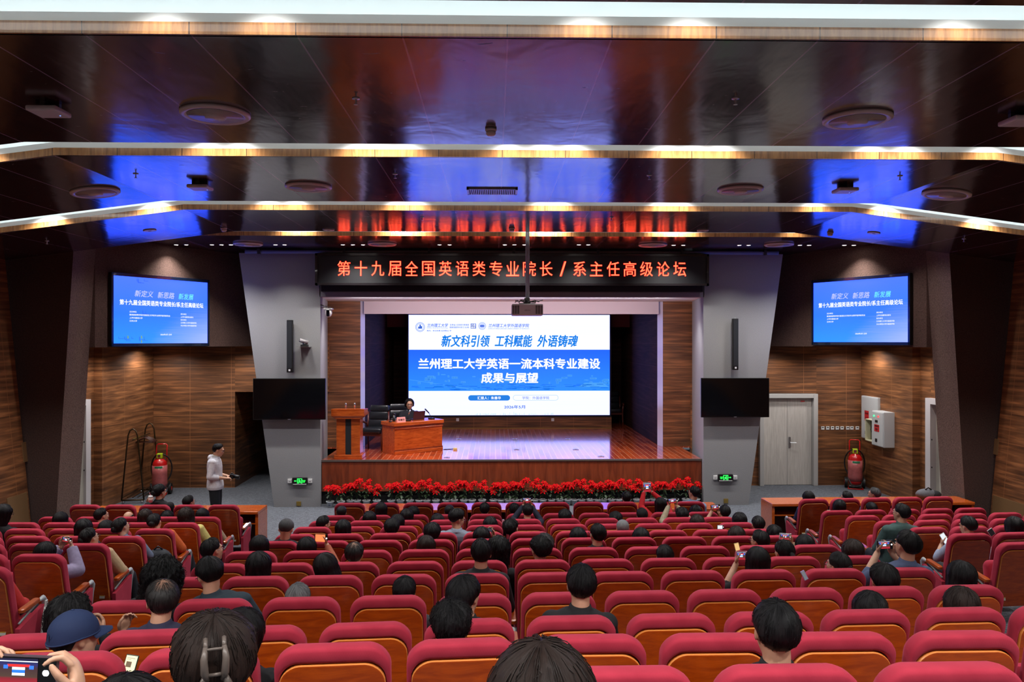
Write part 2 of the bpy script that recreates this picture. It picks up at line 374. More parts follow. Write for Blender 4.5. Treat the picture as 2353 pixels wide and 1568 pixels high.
# ================================================================== walls
def vwall(name, p0, p1, z0, z1, mat, th=.12, u0=0.0, side=1):
    p0 = Vector((*p0, 0)); p1 = Vector((*p1, 0)); L = (p1-p0).length; d = (p1-p0)/L; n = Vector((-d.y, d.x, 0))*th*side; mb = MB()
    A = [p0+Vector((0,0,z0)), p1+Vector((0,0,z0)), p1+Vector((0,0,z1)), p0+Vector((0,0,z1))]; B = [a+n for a in A]
    U = [(u0,z0),(u0+L,z0),(u0+L,z1),(u0,z1)]; S = [(u0,z0),(u0+th,z0),(u0+th,z1),(u0,z1)]
    mb.quad(*A, U); mb.quad(*B, U); mb.quad(A[0],B[0],B[3],A[3],S); mb.quad(A[1],B[1],B[2],A[2],S); mb.quad(A[3],A[2],B[2],B[3],U); mb.quad(A[0],A[1],B[1],B[0],U)
    return struct(mb.build(name, mat))
YB = 20.25
# wall behind the left side area, with an open passage beside the column
xl = PY(540, 900, YB).x; XW = 9.0
vwall('wall_back_left', (-XW, YB), (xl, YB), 0, 3.75, M_WALL, u0=.12, side=1)
vwall('wall_back_left_over_passage', (xl, YB), (-4.6, YB), 2.42, 3.75, M_WALL, u0=.05, side=1)
vwall('wall_passage_left', (xl, YB+.12), (xl-.1, 25.0), 0, 3.75, M_WALL, side=1)
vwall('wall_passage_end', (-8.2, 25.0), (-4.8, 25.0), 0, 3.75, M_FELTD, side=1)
xr0, xr1 = PY(1743, 900, YB).x, PY(1876, 900, YB).x
vwall('wall_back_right', (xr1, YB), (XW, YB), 0, 3.75, M_WALL, u0=.26, side=1)
vwall('wall_back_right_over_door', (xr0-.6, YB), (xr1, YB), 2.36, 3.75, M_WALL, u0=.3, side=1)
vwall('wall_back_right_beside_column', (4.6, YB), (xr0, YB), 0, 2.36, M_WALL, u0=.3, side=1)
for s in (-1, 1):
    nm = 'left' if s < 0 else 'right'
    vwall('wall_%s_front' % nm, (s*XW, 17.75), (s*XW, YB+.12), 0, 3.75, M_WALLS, side=-s, u0=.1)
    vwall('wall_%s_pier' % nm, (s*(XW-.001), 17.74), (s*(XW+.18), 17.74), 0, 3.75, M_WALLS, side=1, u0=.1)
    vwall('wall_%s_beside_door' % nm, (s*(XW+.18), 17.30), (s*(XW+.18), 17.75), 0, 3.75, M_WALLS, side=-s, u0=.1)
    vwall('wall_%s_over_door' % nm, (s*(XW+.18), 15.2), (s*(XW+.18), 17.30), 2.42, 3.75, M_WALLS, side=-s, u0=.1)
# long side walls beside the seats, leaning outwards
def side_wall(s):
    mb = MB(); y0, y1 = -8.0, 14.75; zb, zt = 0.0, 5.7
    xb, xt = -8.85, -9.40
    L = [(s*-xb, y0, zb), (s*-xb, y1, zb), (s*-xt, y1, zt), (s*-xt, y0, zt)]; U = [(y0, zb), (y1, zb), (y1, zt), (y0, zt)]
    mb.quad(*L, U); mb.quad(*[(x+s*.1, y, z) for x, y, z in L], U)
    mb.quad(L[1], (L[1][0]+s*.1, y1, zb), (L[2][0]+s*.1, y1, zt), L[2], [(0,0),(.1,0),(.1,5),(0,5)])
    return struct(mb.build('wall_left' if s < 0 else 'wall_right', M_WALLS))
side_wall(-1); side_wall(1)
struct(MB().bx(-9.8, 9.8, -8.1, -8.0, 0, 6).build('wall_rear', M_WALLS))
# wooden access covers in the side walls
def wall_x(z): return 8.85+.55*z/5.7
for s, pxs in ((-1, ((70,86,1014,1054), (20,100,1146,1215))), (1, ((2252,2268,1002,1040), (2244,2353,1127,1215)))):
    for i, (a, b, c, d) in enumerate(pxs):
        p = PX((a+b)/2, (c+d)/2, s*wall_x(1.5)); q0 = PX(a, c, s*wall_x(p.z)); q1 = PX(b, d, s*wall_x(p.z))
        y0, y1 = sorted((q0.y, q1.y)); y1 = min(y1, 14.7); z0, z1 = sorted((q0.z, q1.z)); mb = MB()
        P = [(s*(wall_x(z)-.012), y, z) for y, z in ((y0,z0),(y1,z0),(y1,z1),(y0,z1))]; Q = [(x+s*.02, y, z) for x, y, z in P]
        mb.quad(*P, [(y0,z0),(y1,z0),(y1,z1),(y0,z1)]); 
        for k in range(4): mb.quad(P[k], P[(k+1)%4], Q[(k+1)%4], Q[k])
        struct(mb.build('wall_panel_trim', plain('access_cover', (122,92,60), .5)))
# tapered brown piers (wider at the top) between the side wall and the side area
def pier(s):
    zt, zb = 5.70, 0.0
    def X(px, Z): return (px-1137.0)/FPX*Z-.41
    y0, y1 = 14.82, 15.62
    inT, inB = -(X(182, 14.8)), -(X(137, 14.8)); outT, outB = 9.50, 9.02
    T = [(inT, y0), (inT, y1), (outT, y1), (outT, y0)]; B = [(inB, y0), (inB, y1), (outB, y1), (outB, y0)]
    V = [(s*x, y, zb-.0) for x, y in B]+[(s*x, y, zt) for x, y in T]
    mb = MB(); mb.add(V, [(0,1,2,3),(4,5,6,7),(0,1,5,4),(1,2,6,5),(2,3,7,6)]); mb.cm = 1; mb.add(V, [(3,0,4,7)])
    struct(mb.build('column_brown', [M_FELT, M_FELTD]))
pier(-1); pier(1)
# raised brown boxes that carry the big side screens
ZBOX = 3.575
def xz(px, Z): p = PZ(px, 784, Z); return (p.x, p.y)
BA = (-8.16, 15.62); BB = (-6.12, 19.2)
def scrbox(s):
    P = [(s*-BA[0], BA[1]), (s*-BB[0], BB[1]), (s*5.2, 20.2), (s*9.3, 20.3), (s*9.3, 15.6)]
    mb = MB(); mb.prism(P, ZBOX, ZC); struct(mb.build('wall_box_left' if s < 0 else 'wall_box_right', M_FELTD if False else brown_felt('brown_box_felt', (74,54,48), (108,82,74))))
scrbox(-1); scrbox(1)
# ================================================================== grey portal
YP = 17.85; DP = 2.3
OT, OB, IN = 6.10, 5.32, 4.295
ztop = 5.66; zop = 3.7+(784-682.5)*17.85/FPX
def column(s):
    zt = ztop
    mb = MB(); V = []
    for z, xo in ((0, OB), (zt, OT)):
        V += [(s*IN, YP, z), (s*xo, YP, z), (s*xo, YP+1.0, z), (s*(IN+.33), YP+2.35, z)]
    mb.add(V, [(0,1,5,4),(1,2,6,5),(2,3,7,6),(3,0,4,7),(4,5,6,7),(0,1,2,3)])
    struct(mb.build('column_left' if s < 0 else 'column_right', M_GREY))
column(-1); column(1)
struct(MB().bx(-IN-.02, IN+.02, YP, YP+.3, zop, ztop-.0).build('wall_header', M_GREY))
struct(MB().bx(-5.4, 5.4, YP+.3, YP+2.5, zop+.02, zop+.08).build('ceiling_stage_front', M_WHITE))
# ================================================================== stage
YS = 18.12; ZS = 1.0; YW = 20.3
def stage_floor_mat():
    t = NT('glossy_stage_parquet'); br = t.add('ShaderNodeTexBrick'); v = t.coords('Object', (1,1,1), (0,0,R(90))); t.ln(v, br.inputs[0])
    br.inputs['Scale'].default_value = 1; br.inputs['Brick Width'].default_value = 1.1; br.inputs['Row Height'].default_value = .13; br.inputs['Mortar Size'].default_value = .007
    br.inputs['Color1'].default_value = lin((196,84,42)); br.inputs['Color2'].default_value = lin((130,44,20)); br.inputs['Mortar'].default_value = lin((226,150,112))
    n = t.noise(t.coords('Object', (14,1.5,1)), 2, 4); mx = t.mix(.22, br.outputs[0], t.ramp(n, [(.3, lin((92,30,12))), (.7, lin((176,74,36)))]))
    t.ln(mx, t.b.inputs['Base Color']); t.b.inputs['Roughness'].default_value = .16; t.b.inputs['Coat Weight'].default_value = .5; t.b.inputs['Coat Roughness'].default_value = .08
    return t.m
mb = MB(); mb.bx(-4.33, 4.33, YS, YW+.1, .97, ZS); mb.bx(-6.0, 6.0, YW-.02, 27.2, .97, ZS-.002)
struct(mb.build('floor_stage', stage_floor_mat()))
M_SKIRT = wood('mahogany_stage_front', (104,42,20), (150,68,36), ('Object', (1,1,1)), 2.0, .35, .2, (5, 5, .7))
struct(MB().bx(-4.32, 4.32, YS+.0, YS+.04, .29, .97).build('wall_stage_front', M_SKIRT))
struct(MB().bx(-4.32, 4.32, YS+.05, YS+.12, 0, .30).build('baseboard_stage', M_BLACKM))
struct(MB().bx(-4.33, 4.33, YS-.02, YS+.03, ZS-.035, ZS+.004).build('trim_stage_edge', plain('stage_edge_metal', (120,110,104), .4, .5)))
# wooden wing panels each side of the opening, glossy white edge trim, dark wings
def Xat(px, Y): return PY(px, 784, Y).x
xwl0, xwl1 = Xat(755, YW), Xat(828.5, YW); xwr0, xwr1 = Xat(1523, YW), Xat(1596, YW)
vwall('wall_stage_wing_left', (xwl0-.3, YW), (xwl1, YW), ZS, 4.9, M_WING, side=1, u0=1)
vwall('wall_stage_wing_right', (xwr0, YW), (xwr1+.3, YW), ZS, 4.9, M_WING, side=1, u0=1)
M_GLOSSW = plain('glossy_white_edge', (190,184,200), .12, spec=.8)
xtl, xtr = Xat(835.5, YW), Xat(1514.5, YW)
for s, a, b in ((-1, xwl1, xtl), (1, xtr, xwr0)):   # splayed trim faces the big screen
    mb = MB(); V = []
    if s < 0: P = [(a, YW-.01), (b, YW+.22), (b-.02, YW+.3), (a, YW+.3)]
    else: P = [(b, YW-.01), (a, YW+.22), (a+.02, YW+.3), (b, YW+.3)]
    mb.prism(P, ZS, 4.85); struct(mb.build('trim_stage_edge_left' if s < 0 else 'trim_stage_edge_right', M_GLOSSW))
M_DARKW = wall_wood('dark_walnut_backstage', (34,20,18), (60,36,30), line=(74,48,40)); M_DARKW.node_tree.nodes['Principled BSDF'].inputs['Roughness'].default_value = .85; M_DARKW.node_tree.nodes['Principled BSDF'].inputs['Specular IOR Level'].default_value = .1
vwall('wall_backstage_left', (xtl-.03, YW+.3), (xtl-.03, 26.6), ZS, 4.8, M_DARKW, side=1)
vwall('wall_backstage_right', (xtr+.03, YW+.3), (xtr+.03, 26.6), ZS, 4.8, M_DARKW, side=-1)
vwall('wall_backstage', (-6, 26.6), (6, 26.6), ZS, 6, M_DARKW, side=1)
zpt, zpb = PY(1170, 687, YW+.1).z, PY(1170, 722, YW+.1).z
struct(MB().bx(xtl, xtr, YW+.05, YW+.15, zpb, 4.95).build('wall_pelmet', plain('pink_lit_white_paint', (196,178,184), .7)))  # pink of the stage light put into the white paint's colour
struct(MB().bx(-6, 6, YW+.15, 26.7, 4.95, 5.02).build('ceiling_stage', plain('stage_ceiling_paint', (60,44,46), .8)))
for s in (-1, 1):
    x1 = s*4.45; p = Vector((s*3.9, 0, 0))
    zz0 = 3.7+(784-752)*25/FPX
    struct(MB().bx(min(s*3.0, s*4.35), max(s*3.0, s*4.35), 24.9, 25.3, zz0, 4.95).build('wall_beam', plain('brown_beam', (92,62,62), .8)))
# ================================================================== doors
def frame(mb, w, h, t, d):   # local: x across centred, z up, y depth
    mb.bx(-w/2, -w/2+t, -d/2, d/2, 0, h); mb.bx(w/2-t, w/2, -d/2, d/2, 0, h); mb.bx(-w/2+t, w/2-t, -d/2, d/2, h-t, h)
dw = xr1-xr0; dc = (xr0+xr1)/2
door = thing('door_1', 'pale grey double door with steel lever handle', 'door', (dc, YB, 0)); del door['category']; del door['label']; door['kind'] = 'structure'
mb = MB(); frame(mb, dw, 2.35, .11, .22); mb.build('door_frame', M_ALU, door, bev=.008)
for s in (-1, 1):
    lw = (dw-.22)/2; mb = MB(); mb.bx(s*lw/2-lw/2+.004, s*lw/2+lw/2-.004, .03, .07, .01, 2.23); lf = mb.build('door_leaf', M_DOOR, door)
    if s > 0:
        h = MB(); h.bx(.04, .085, .0, .03, .98, 1.24); h.tube([(.06,.01,1.1),(.06,-.05,1.1),(.20,-.05,1.1)], .011); h.build('door_handle', M_CHROME, lf)
mb = MB(); mb.bx(.35, .45, .01, .03, 2.14, 2.17); mb.build('door_sticker', plain('red_sticker', (190,50,50), .5), door)
for s in (-1, 1):
    n = 2 if s < 0 else 3
    d = thing('door_%d' % n, 'x', 'door', (s*(XW+.18), 16.15, 0)); del d['category']; del d['label']; d['kind'] = 'structure'
    mb = MB(); mb.bx(-.13, .10, .95, 1.15, 0, 2.45); mb.bx(-.13, .10, -.95, -.75, 0, 2.45); mb.bx(-.13, .10, -.75, .95, 2.33, 2.45); mb.build('door_frame', plain('white_door_frame', (212,206,208), .4), d)
    MB().bx(.0, .05, -.75, .95, .01, 2.33).build('door_leaf', plain('pale_door_panel', (176,170,158), .5, noise=.08, nscale=3), d)
    mb = MB()
    for z in (.95, 1.55): mb.bx(-.14 if s > 0 else .09, -.13 if s > 0 else .10, .86, .89, z, z+.03)
    mb.build('door_bolts', M_BLACK, d)
# ================================================================== things on the ceiling
M_DIFF = plain('grey_brown_diffuser', (214,202,200), .35); M_DIFFD = plain('dark_duct', (22,18,20), .8)
def wing_rot(x): return (0, (math.atan(WING) if x > BEND else -math.atan(WING) if x < -BEND else 0), 0)
def on_ceil(px, py, k=None):
    p = PH(px, py, ZC)
    if abs(p.x) > BEND and (k is None or k < 5):
        d = ray(px, py)
        s = 1 if p.x > 0 else -1
        # plane z = ZC - (s*x - BEND)*WING
        t = (ZC - CAM.z - (s*CAM.x-BEND)*WING) / (d.z + s*d.x*WING); p = CAM + d*t
    return p
def diffuser(px, py, lab, r=.30, flat=False):
    p = on_ceil(px, py, 5 if flat else None); t = thing('air_diffuser', lab, 'air diffuser', p, group='round air diffusers in the ceiling')
    if not flat: t.rotation_euler = wing_rot(p.x)
    m = MB(); m.lathe([(r,0),(r,-.02),(r-.02,-.035),(r-.05,-.03),(r-.07,-.022),(r-.085,-.004)], n=40); m.build('rim', M_DIFF, t, True)
    m = MB(); m.lathe([(r-.06,-.03),(.12,-.004)], n=32); m.build('bowl', M_DIFF, t, True)
    m = MB(); m.lathe([(.0,-.055),(.085,-.053),(.09,-.045),(.09,-.004),(0,-.004)], n=24); m.build('hub', M_DIFF, t, True)
    m = MB()
    for i in range(6):
        a = math.pi*i/3; m.box((.12*math.cos(a), .12*math.sin(a), -.015), (.12, .012, .014), a)
    m.build('spoke', M_DIFF, t)
    m = MB(); m.lathe([(0,-.003),(.15,-.0025)], n=24); m.build('duct', M_DIFFD, t)
for px, py, lab in ((495,260,'big round air diffuser in the nearest ceiling section, lectern side, above blue glare'), (1970,271,'big round air diffuser in the nearest ceiling section, door side'),
    (219,440,'round air diffuser on the sloping wing of the second ceiling section, lectern side'), (709,428,'round air diffuser in the flat of the second ceiling section, lectern side'),
    (1701,435,'round air diffuser in the flat of the second ceiling section, door side'), (2175,445,'round air diffuser on the sloping wing of the second ceiling section, door side')):
    diffuser(px, py, lab)
for px, py, lab in ((878,560,'round air diffuser above the first characters of the red LED banner'), (570,560,'round air diffuser beside three downlights above the lectern-side grey column'),
    (1500,562,'round air diffuser above the last characters of the red LED banner'), (1790,561,'round air diffuser beside three downlights above the door-side grey column')):
    diffuser(px, py, lab, flat=True)
def access_point(px, py, lab):
    p = on_ceil(px, py); t = thing('wireless_access_point', lab, 'access point', p, group='flat square boxes on the ceiling'); t.rotation_euler = wing_rot(p.x)
    MB().bx(-.13, .13, -.13, .13, -.085, -.04).build('case', M_DIFF, t, bev=.015)
    m = MB(); m.bx(-.10, .10, -.02, .02, -.04, 0); m.bx(-.02, .02, -.10, .10, -.04, 0); m.build('mounting_bracket', M_BLACK, t)
    MB().bx(.07, .078, .04, .048, -.087, -.084).build('status_light', emit('blue_led', (90,140,255), 2), t)
access_point(112, 240, 'square white access point on the nearest ceiling section, lectern side'); access_point(2345, 262, 'square white access point cut by the frame on the nearest ceiling section')
access_point(460, 420, 'square access point before blue glare on the second ceiling section, lectern side'); access_point(1942, 427, 'square access point before blue glare on the second ceiling section, door side')
def smoke(px, py, lab, r=.055):
    p = on_ceil(px, py); t = thing('smoke_detector', lab, 'smoke detector', p, group='smoke detectors on the ceiling'); t.rotation_euler = wing_rot(p.x)
    MB().lathe([(r,0),(r,-.018),(r*.9,-.024)], n=24).build('base', M_DIFF, t, True); MB().lathe([(r*.82,-.022),(r*.86,-.05),(r*.6,-.066),(0,-.068)], n=24).build('sensor_dome', M_DIFF, t, True)
smoke(1128, 296, 'brown smoke detector near the middle of the nearest ceiling section'); smoke(514, 524, 'smoke detector on the third ceiling section, lectern side'); smoke(1908, 534, 'smoke detector on the third ceiling section, door side'); smoke(1176, 524, 'smoke detector beside the projector pole ceiling point')
def sprinkler(px, py, lab):
    p = on_ceil(px, py); t = thing('sprinkler_head', lab, 'sprinkler', p, group='sprinkler heads in the ceiling')
    MB().lathe([(.032,0),(.032,-.006),(.012,-.01)], n=16).build('escutcheon', M_CHROME, t, True)
    m = MB(); m.tube([(0,0,-.008),(0,0,-.05)], .007, 8); m.lathe([(0,-.052),(.018,-.05),(.018,-.054),(0,-.056)], n=12); m.build('nozzle', M_CHROME, t)
for px, py, lab in ((818,226,'sprinkler head left of the stained lavender panels, nearest ceiling section'), (1690,226,'sprinkler head right of the stained lavender panels, nearest ceiling section'), (908,400,'sprinkler head on the second ceiling section, left of the vent grille'),
    (1492,403,'sprinkler head on the second ceiling section, right of the vent grille'), (312,399,'sprinkler head in blue glare on the second ceiling section, lectern side'), (2068,404,'sprinkler head in blue glare on the second ceiling section, door side'),
    (108,554,'sprinkler head on the dark wing of the third ceiling section, lectern side'), (2215,549,'sprinkler head on the dark wing of the third ceiling section, door side'), (970,499,'sprinkler head in red glare left of the projector pole'), (1405,499,'sprinkler head in red glare right of the projector pole')):
    sprinkler(px, py, lab)
def speaker_disc(px, py, lab):
    p = on_ceil(px, py); t = thing('ceiling_speaker', lab, 'speaker', p, group='small round ceiling speakers'); t.rotation_euler = wing_rot(p.x)
    MB().lathe([(.105,0),(.105,-.012),(.09,-.016)], n=28).build('rim', M_DIFF, t, True); MB().lathe([(.092,-.012),(0,-.018)], n=28).build('grille', plain('dark_grille', (60,54,58), .6), t, True)
speaker_disc(344,529,'small round ceiling speaker inside the blue glare, lectern side'); speaker_disc(2008,535,'small round ceiling speaker inside the blue glare, door side'); speaker_disc(755,528,'small round ceiling speaker left of the red glare'); speaker_disc(1615,530,'small round ceiling speaker right of the red glare')
p0, p1 = on_ceil(1072, 432), on_ceil(1188, 445); cxv, cyv = (p0.x+p1.x)/2, (p0.y+p1.y)/2; wv, hv = p1.x-p0.x, abs(p0.y-p1.y)
t = thing('air_vent_grille', 'long rectangular slatted vent grille in the middle of the second ceiling section', 'vent', (cxv, cyv, ZC))
m = MB(); m.bx(-wv/2,wv/2,-hv/2,-hv/2+.03,-.02,0); m.bx(-wv/2,wv/2,hv/2-.03,hv/2,-.02,0); m.bx(-wv/2,-wv/2+.03,-hv/2,hv/2,-.02,0); m.bx(wv/2-.03,wv/2,-hv/2,hv/2,-.02,0); m.build('frame', plain('grille_frame', (150,150,170), .3, .4), t)
MB().bx(-wv/2+.02,wv/2-.02,-hv/2+.02,hv/2-.02,-.006,-.001).build('duct', M_DIFFD, t)
m = MB()
for i in range(26): m.bx(-wv/2+.03+i*(wv-.06)/25.0-.006, -wv/2+.03+i*(wv-.06)/25.0+.006, -hv/2+.03, hv/2-.03, -.02, -.006)
m.build('slats', plain('grille_frame', (150,150,170)), t)
# downlights over the stage front
M_DL = emit('downlight_lens', (255,246,238), 22)
n = 0
for grp in ((405,428),(487,509,531),(633,654),(788,811,834),(1010,1033),(1160,1182,1205),(1330,1352),(1526,1548,1570),(1699,1720),(1818,1838,1859),(1940,1962)):
    for px in grp:
        p = PH(px, 562.5+(1 if px > 1500 else 0), ZC); n += 1
        t = thing('recessed_downlight', '%s recessed downlight in the row above the LED banner, counted from the lectern side' % (ORD[n] if n <= 20 else 'twenty-'+ORD[n-20]), 'downlight', p, group='recessed downlights in the row above the banner')
        MB().lathe([(.05,0),(.05,-.006),(.038,-.008),(.038,-.002)], n=20).build('rim', M_WPL, t, True); MB().lathe([(.038,-.005),(0,-.007)], n=16).build('lens', M_DL, t)
        lamp('SPOT', 'stage_downlight', (p.x, p.y, ZC-.02), K_DOWN, (1,.96,.9), (R(10) if 780 < px < 1580 else 0, 0, 0), spot_size=R(110), spot_blend=.9, shadow_soft_size=.035)
# projector on its pole
pz = PZ(1211, 712, 14.95)
t = thing('ceiling_projector', 'white projector hanging from the ceiling on a long steel pole', 'projector', (pz.x, pz.y, pz.z), -PSI*0)
MB().bx(-.29,.29,-.2,.2,-.115,.10).build('projector_body', plain('projector_white', (232,224,232), .45), t, bev=.02)
for s in (-1, 1):
    g = MB().bx(s*.215-.065, s*.215+.065, -.207, -.199, -.09, .075).build('vent', M_BLACK, t); m = MB()
    for i in range(7): m.bx(s*.215-.065, s*.215+.065, -.212, -.205, -.086+i*.025, -.078+i*.025)
    for i in range(2): m.bx(s*.215-.03+i*.05, s*.215-.024+i*.05, -.212, -.205, -.09, .075)
    m.build('louvre', plain('projector_white', (1,1,1)), g)
text('EPSON', (0,-.203,-.02), FACE, .10, None, plain('grey_print', (110,105,115), .5), 'maker_lettering', t)
m = MB(); m.tube([(0,0,.14),(0,0,ZC+.3-pz.z)], .028, 12); m.tube([(.034,.0,.14),(.034,0,ZC+.3-pz.z)], .012, 8); m.build('pole', plain('pole_steel', (176,188,198), .4, .1), t, True)
m = MB(); m.bx(-.05,.05,-.05,.05,.10,.22); m.bx(-.15,.15,-.1,.1,.095,.12); m.build('mount', plain('mount_grey', (120,130,128), .5), t)
m = MB(); random.seed(5)
for i in range(7):
    a = random.uniform(-.28,.0); pts = [(a+random.uniform(-.04,.04)+j*.06, random.uniform(-.12,-.02), .12+random.uniform(0,.06)) for j in range(6)]; m.tube(pts, .008, 6)
m.build('cables', plain('cable_dark', (40,38,42), .5), t, True)
# roller screen case above the banner
x0, x1 = PY(563, 577, 17.6).x, PY(1789, 577, 17.6).x
t = thing('roller_screen_case', 'long grey roller screen case under the ceiling above the LED banner', 'screen case', ((x0+x1)/2, 17.62, 5.665)); L = (x1-x0)/2
MB().tube([(-L,0,0),(L,0,0)], .045, 12).build('case', plain('case_grey', (120,118,120), .5), t, True)
m = MB()
for i in range(7): m.bx(-L+.3+i*(2*L-.6)/6-.03, -L+.3+i*(2*L-.6)/6+.03, -.05, .05, -.05, .055)
m.build('clamp', plain('clamp_dark', (50,50,54), .5), t)
# LED banner
bc = PY(1179, 620, 17.5); bw = PY(1631,620,17.5).x-PY(727,620,17.5).x; bh = PY(1179,583,17.5).z-PY(1179,656,17.5).z
t = thing('led_banner', 'long black LED banner with red Chinese characters above the stage opening', 'led sign', (bc.x, 17.5, bc.z))
m = MB(); hw, hh = bw/2, bh/2
m.bx(-hw,hw,-.03,.12,-hh,-hh+.05); m.bx(-hw,hw,-.03,.12,hh-.05,hh); m.bx(-hw,-hw+.05,-.03,.12,-hh,hh); m.bx(hw-.05,hw,-.03,.12,-hh,hh); m.build('frame', plain('banner_frame', (28,24,28), .25, coat=.6), t)
MB().bx(-hw+.04,hw-.04,.0,.3,-hh+.04,hh-.04).build('display', plain('led_matrix_dark', (26,26,31), .45, noise=.1, nscale=120), t)
b0, b1 = PY(771,616,17.5).x, PY(1581,616,17.5).x
M_LED = emit('led_red', (255,20,12), 2.4); M_LED.node_tree.nodes['Principled BSDF'].inputs['Emission Color'].default_value = (1.0, .015, .01, 1)
M_LED2 = emit('led_orange', (255,190,130), 2.2); M_LED2.node_tree.nodes['Principled BSDF'].inputs['Emission Color'].default_value = (1.0, .13, .05, 1)
chars = '第十九届全国英语类专业院长/系主任高级论坛'; 
for i, ch in enumerate(chars):
    cx_ = b0+(b1-b0)*(i+.5)/len(chars)-bc.x
    g = text(ch, (cx_, -.008, .02), FACE, .28 if ch not in '/十' else (.14 if ch == '/' else .27), .325, M_LED, 'led_character', t, bold=.016)
    text(ch, (cx_, -.012, .02), FACE, .272 if ch not in '/十' else (.135 if ch == '/' else .262), .317, M_LED2, 'led_character_core', t, bold=-.012)
MB().bx(-hw+.1, hw-.1, .1, .35, -hh-.13, -hh).build('banner_shadow_strip', plain('banner_shadow', (22,18,24), .8), t)  # dark strip standing in for the shadow under the banner
# ================================================================== main screen
ZSc = 24.6
sp0, sp1 = PZ(939, 955, ZSc), PZ(1401, 724, ZSc); YSC = (sp0.y+sp1.y)/2
sw = PY(1401,800,YSC).x-PY(939,800,YSC).x; sz0, sz1 = PY(1170,954.5,YSC).z, PY(1170,724,YSC).z; sx = (PY(1401,800,YSC).x+PY(939,800,YSC).x)/2; sh = sz1-sz0
scr = thing('led_wall_screen', 'large LED wall at the back of the stage showing a blue and white slide', 'screen', (sx, YSC, sz0))
def screen_mat(name, c0, c1, strength, ax=2, streak=.05, band=None):
    t = NT(name); v = t.coords('Generated'); s = t.add('ShaderNodeSeparateXYZ'); t.ln(v, s.inputs[0]); ca = t.ramp(s.outputs[ax], [(0, lin(c0)), (1, lin(c1))])
    n = t.noise(t.coords('Generated', (1, 1, 60)), 2, 3); k = t.mix(t.math('MULTIPLY', n, streak), ca, (0.4,0.7,1,1))
    t.b.inputs['Base Color'].default_value = (.01,.01,.01,1); t.b.inputs['Roughness'].default_value = .6; led(t, k, strength, 2.6); return t.m
MB().bx(-sw/2-.05, sw/2+.05, .012, .25, -.06, sh+.06).build('screen_housing', M_BLACKM, scr)
MB().bx(-sw/2, sw/2, 0, .01, 0, sh).build('white_field', screen_mat('slide_white', (236,246,254), (240,248,255), K_SCR*1.0, 2, .12), scr)
def SX(px): return PY(px, 800, YSC).x-sx
def SZ(py): return PY(1170, py, YSC).z-sz0
bandz0, bandz1 = SZ(898.5), SZ(804)
MB().bx(-sw/2, sw/2, -.006, -.001, bandz0, bandz1).build('blue_band', screen_mat('slide_blue', (28,140,246), (0,96,246), K_TXT, 2, .05), scr)
E_W = emit('slide_lettering_white', (255,255,255), K_SCR); E_B = emit('slide_lettering_blue', (24,86,190), K_TXT); E_SK = emit('slide_bright_blue', (22,124,224), K_TXT); E_LB = emit('slide_pale_blue', (120,170,235), K_TXT)
def stx(b, cx, cy, w, h, m, bold=.016, shear=0, nm='slide_text', yo=-.012): return text(b, (SX(cx), yo, SZ(cy)), FACE, w*ZSc/FPX, (h*ZSc/FPX) if h else None, m, nm, scr, bold, shear)
stx('兰州理工大学英语一流本科专业建设', 1170.5, 836, 417, 24, E_W, .040)
stx('成果与展望', 1171, 869, 130, 24, E_W, .040)
for b, cx, w in (('新文科引领', 1070, 112), ('工科赋能', 1180, 86), ('外语铸魂', 1281, 94)): stx(b, cx, 784, w, 27, E_SK, .034, .2, 'calligraphy_text')
stx('兰州理工大学', 1005.5, 748, 48, 8.5, E_B, .016, .2); stx('Lanzhou University of Technology', 1005, 754.2, 48, 2.4, E_B, .012, 0)
stx('教风：依法执教 爱岗敬业 学', 1009, 760.4, 56, 3.4, E_B, .016); stx('甘肃省人民政府 教育部', 1055.5, 747, 44, 3.8, E_B); stx('国家国防科技工业局', 1055.5, 752.6, 44, 3.8, E_B)
MB().bx(SX(1081.5), SX(1094), -.008, -.002, SZ(755.5), SZ(744)).build('badge_square', E_B, scr); stx('共建', 1087.7, 747.2, 10.5, 4.6, E_W, .02); stx('高校', 1087.7, 752.4, 10.5, 4.6, E_W, .02)
stx('兰州理工大学外国语学院', 1169, 748.5, 94, 8.5, E_B, .014, .2); stx('SCHOOL OF FOREIGN LANGUAGES  LANZHOU UNIVERSITY OF TECHNOLOGY', 1169, 755.6, 94, 1.9, E_B)
def emblem(cx, cy, r, m, col):
    e = MB(); rr = r*ZSc/FPX
    for ra, rb in ((1, .93), (.74, .68)):
        ring = []; k = 40
        for i in range(k):
            a = 2*math.pi*i/k; b = 2*math.pi*(i+1)/k
            e.quad((rr*ra*math.cos(a),0,rr*ra*math.sin(a)), (rr*ra*math.cos(b),0,rr*ra*math.sin(b)), (rr*rb*math.cos(b),0,rr*rb*math.sin(b)), (rr*rb*math.cos(a),0,rr*rb*math.sin(a)))
    for i in range(22):
        a = 2*math.pi*i/22; e.box((rr*.84*math.cos(a), 0, rr*.84*math.sin(a)), (rr*.09, .004, rr*.09))
    if m == 0:
        for x, h in ((-.28,.2),(0,.62),(.28,.3)): e.bx(rr*(x-.13), rr*(x+.13), -.003, .003, -rr*.35, rr*(h-.1))
    else:
        e.bx(-rr*.6, rr*.6, -.003, .003, -rr*.16, rr*.16)
        for z, w in ((.4,.4),(-.4,.4),(.25,.5),(-.25,.5)): e.bx(-rr*w, rr*w, -.003, .003, rr*z-rr*.05, rr*z+rr*.05)
    e.build('emblem', col, scr, loc=(SX(cx), -.008, SZ(cy)))
emblem(965.5, 752, 10.8, 0, E_B); emblem(1108, 749.5, 8.6, 1, E_B)
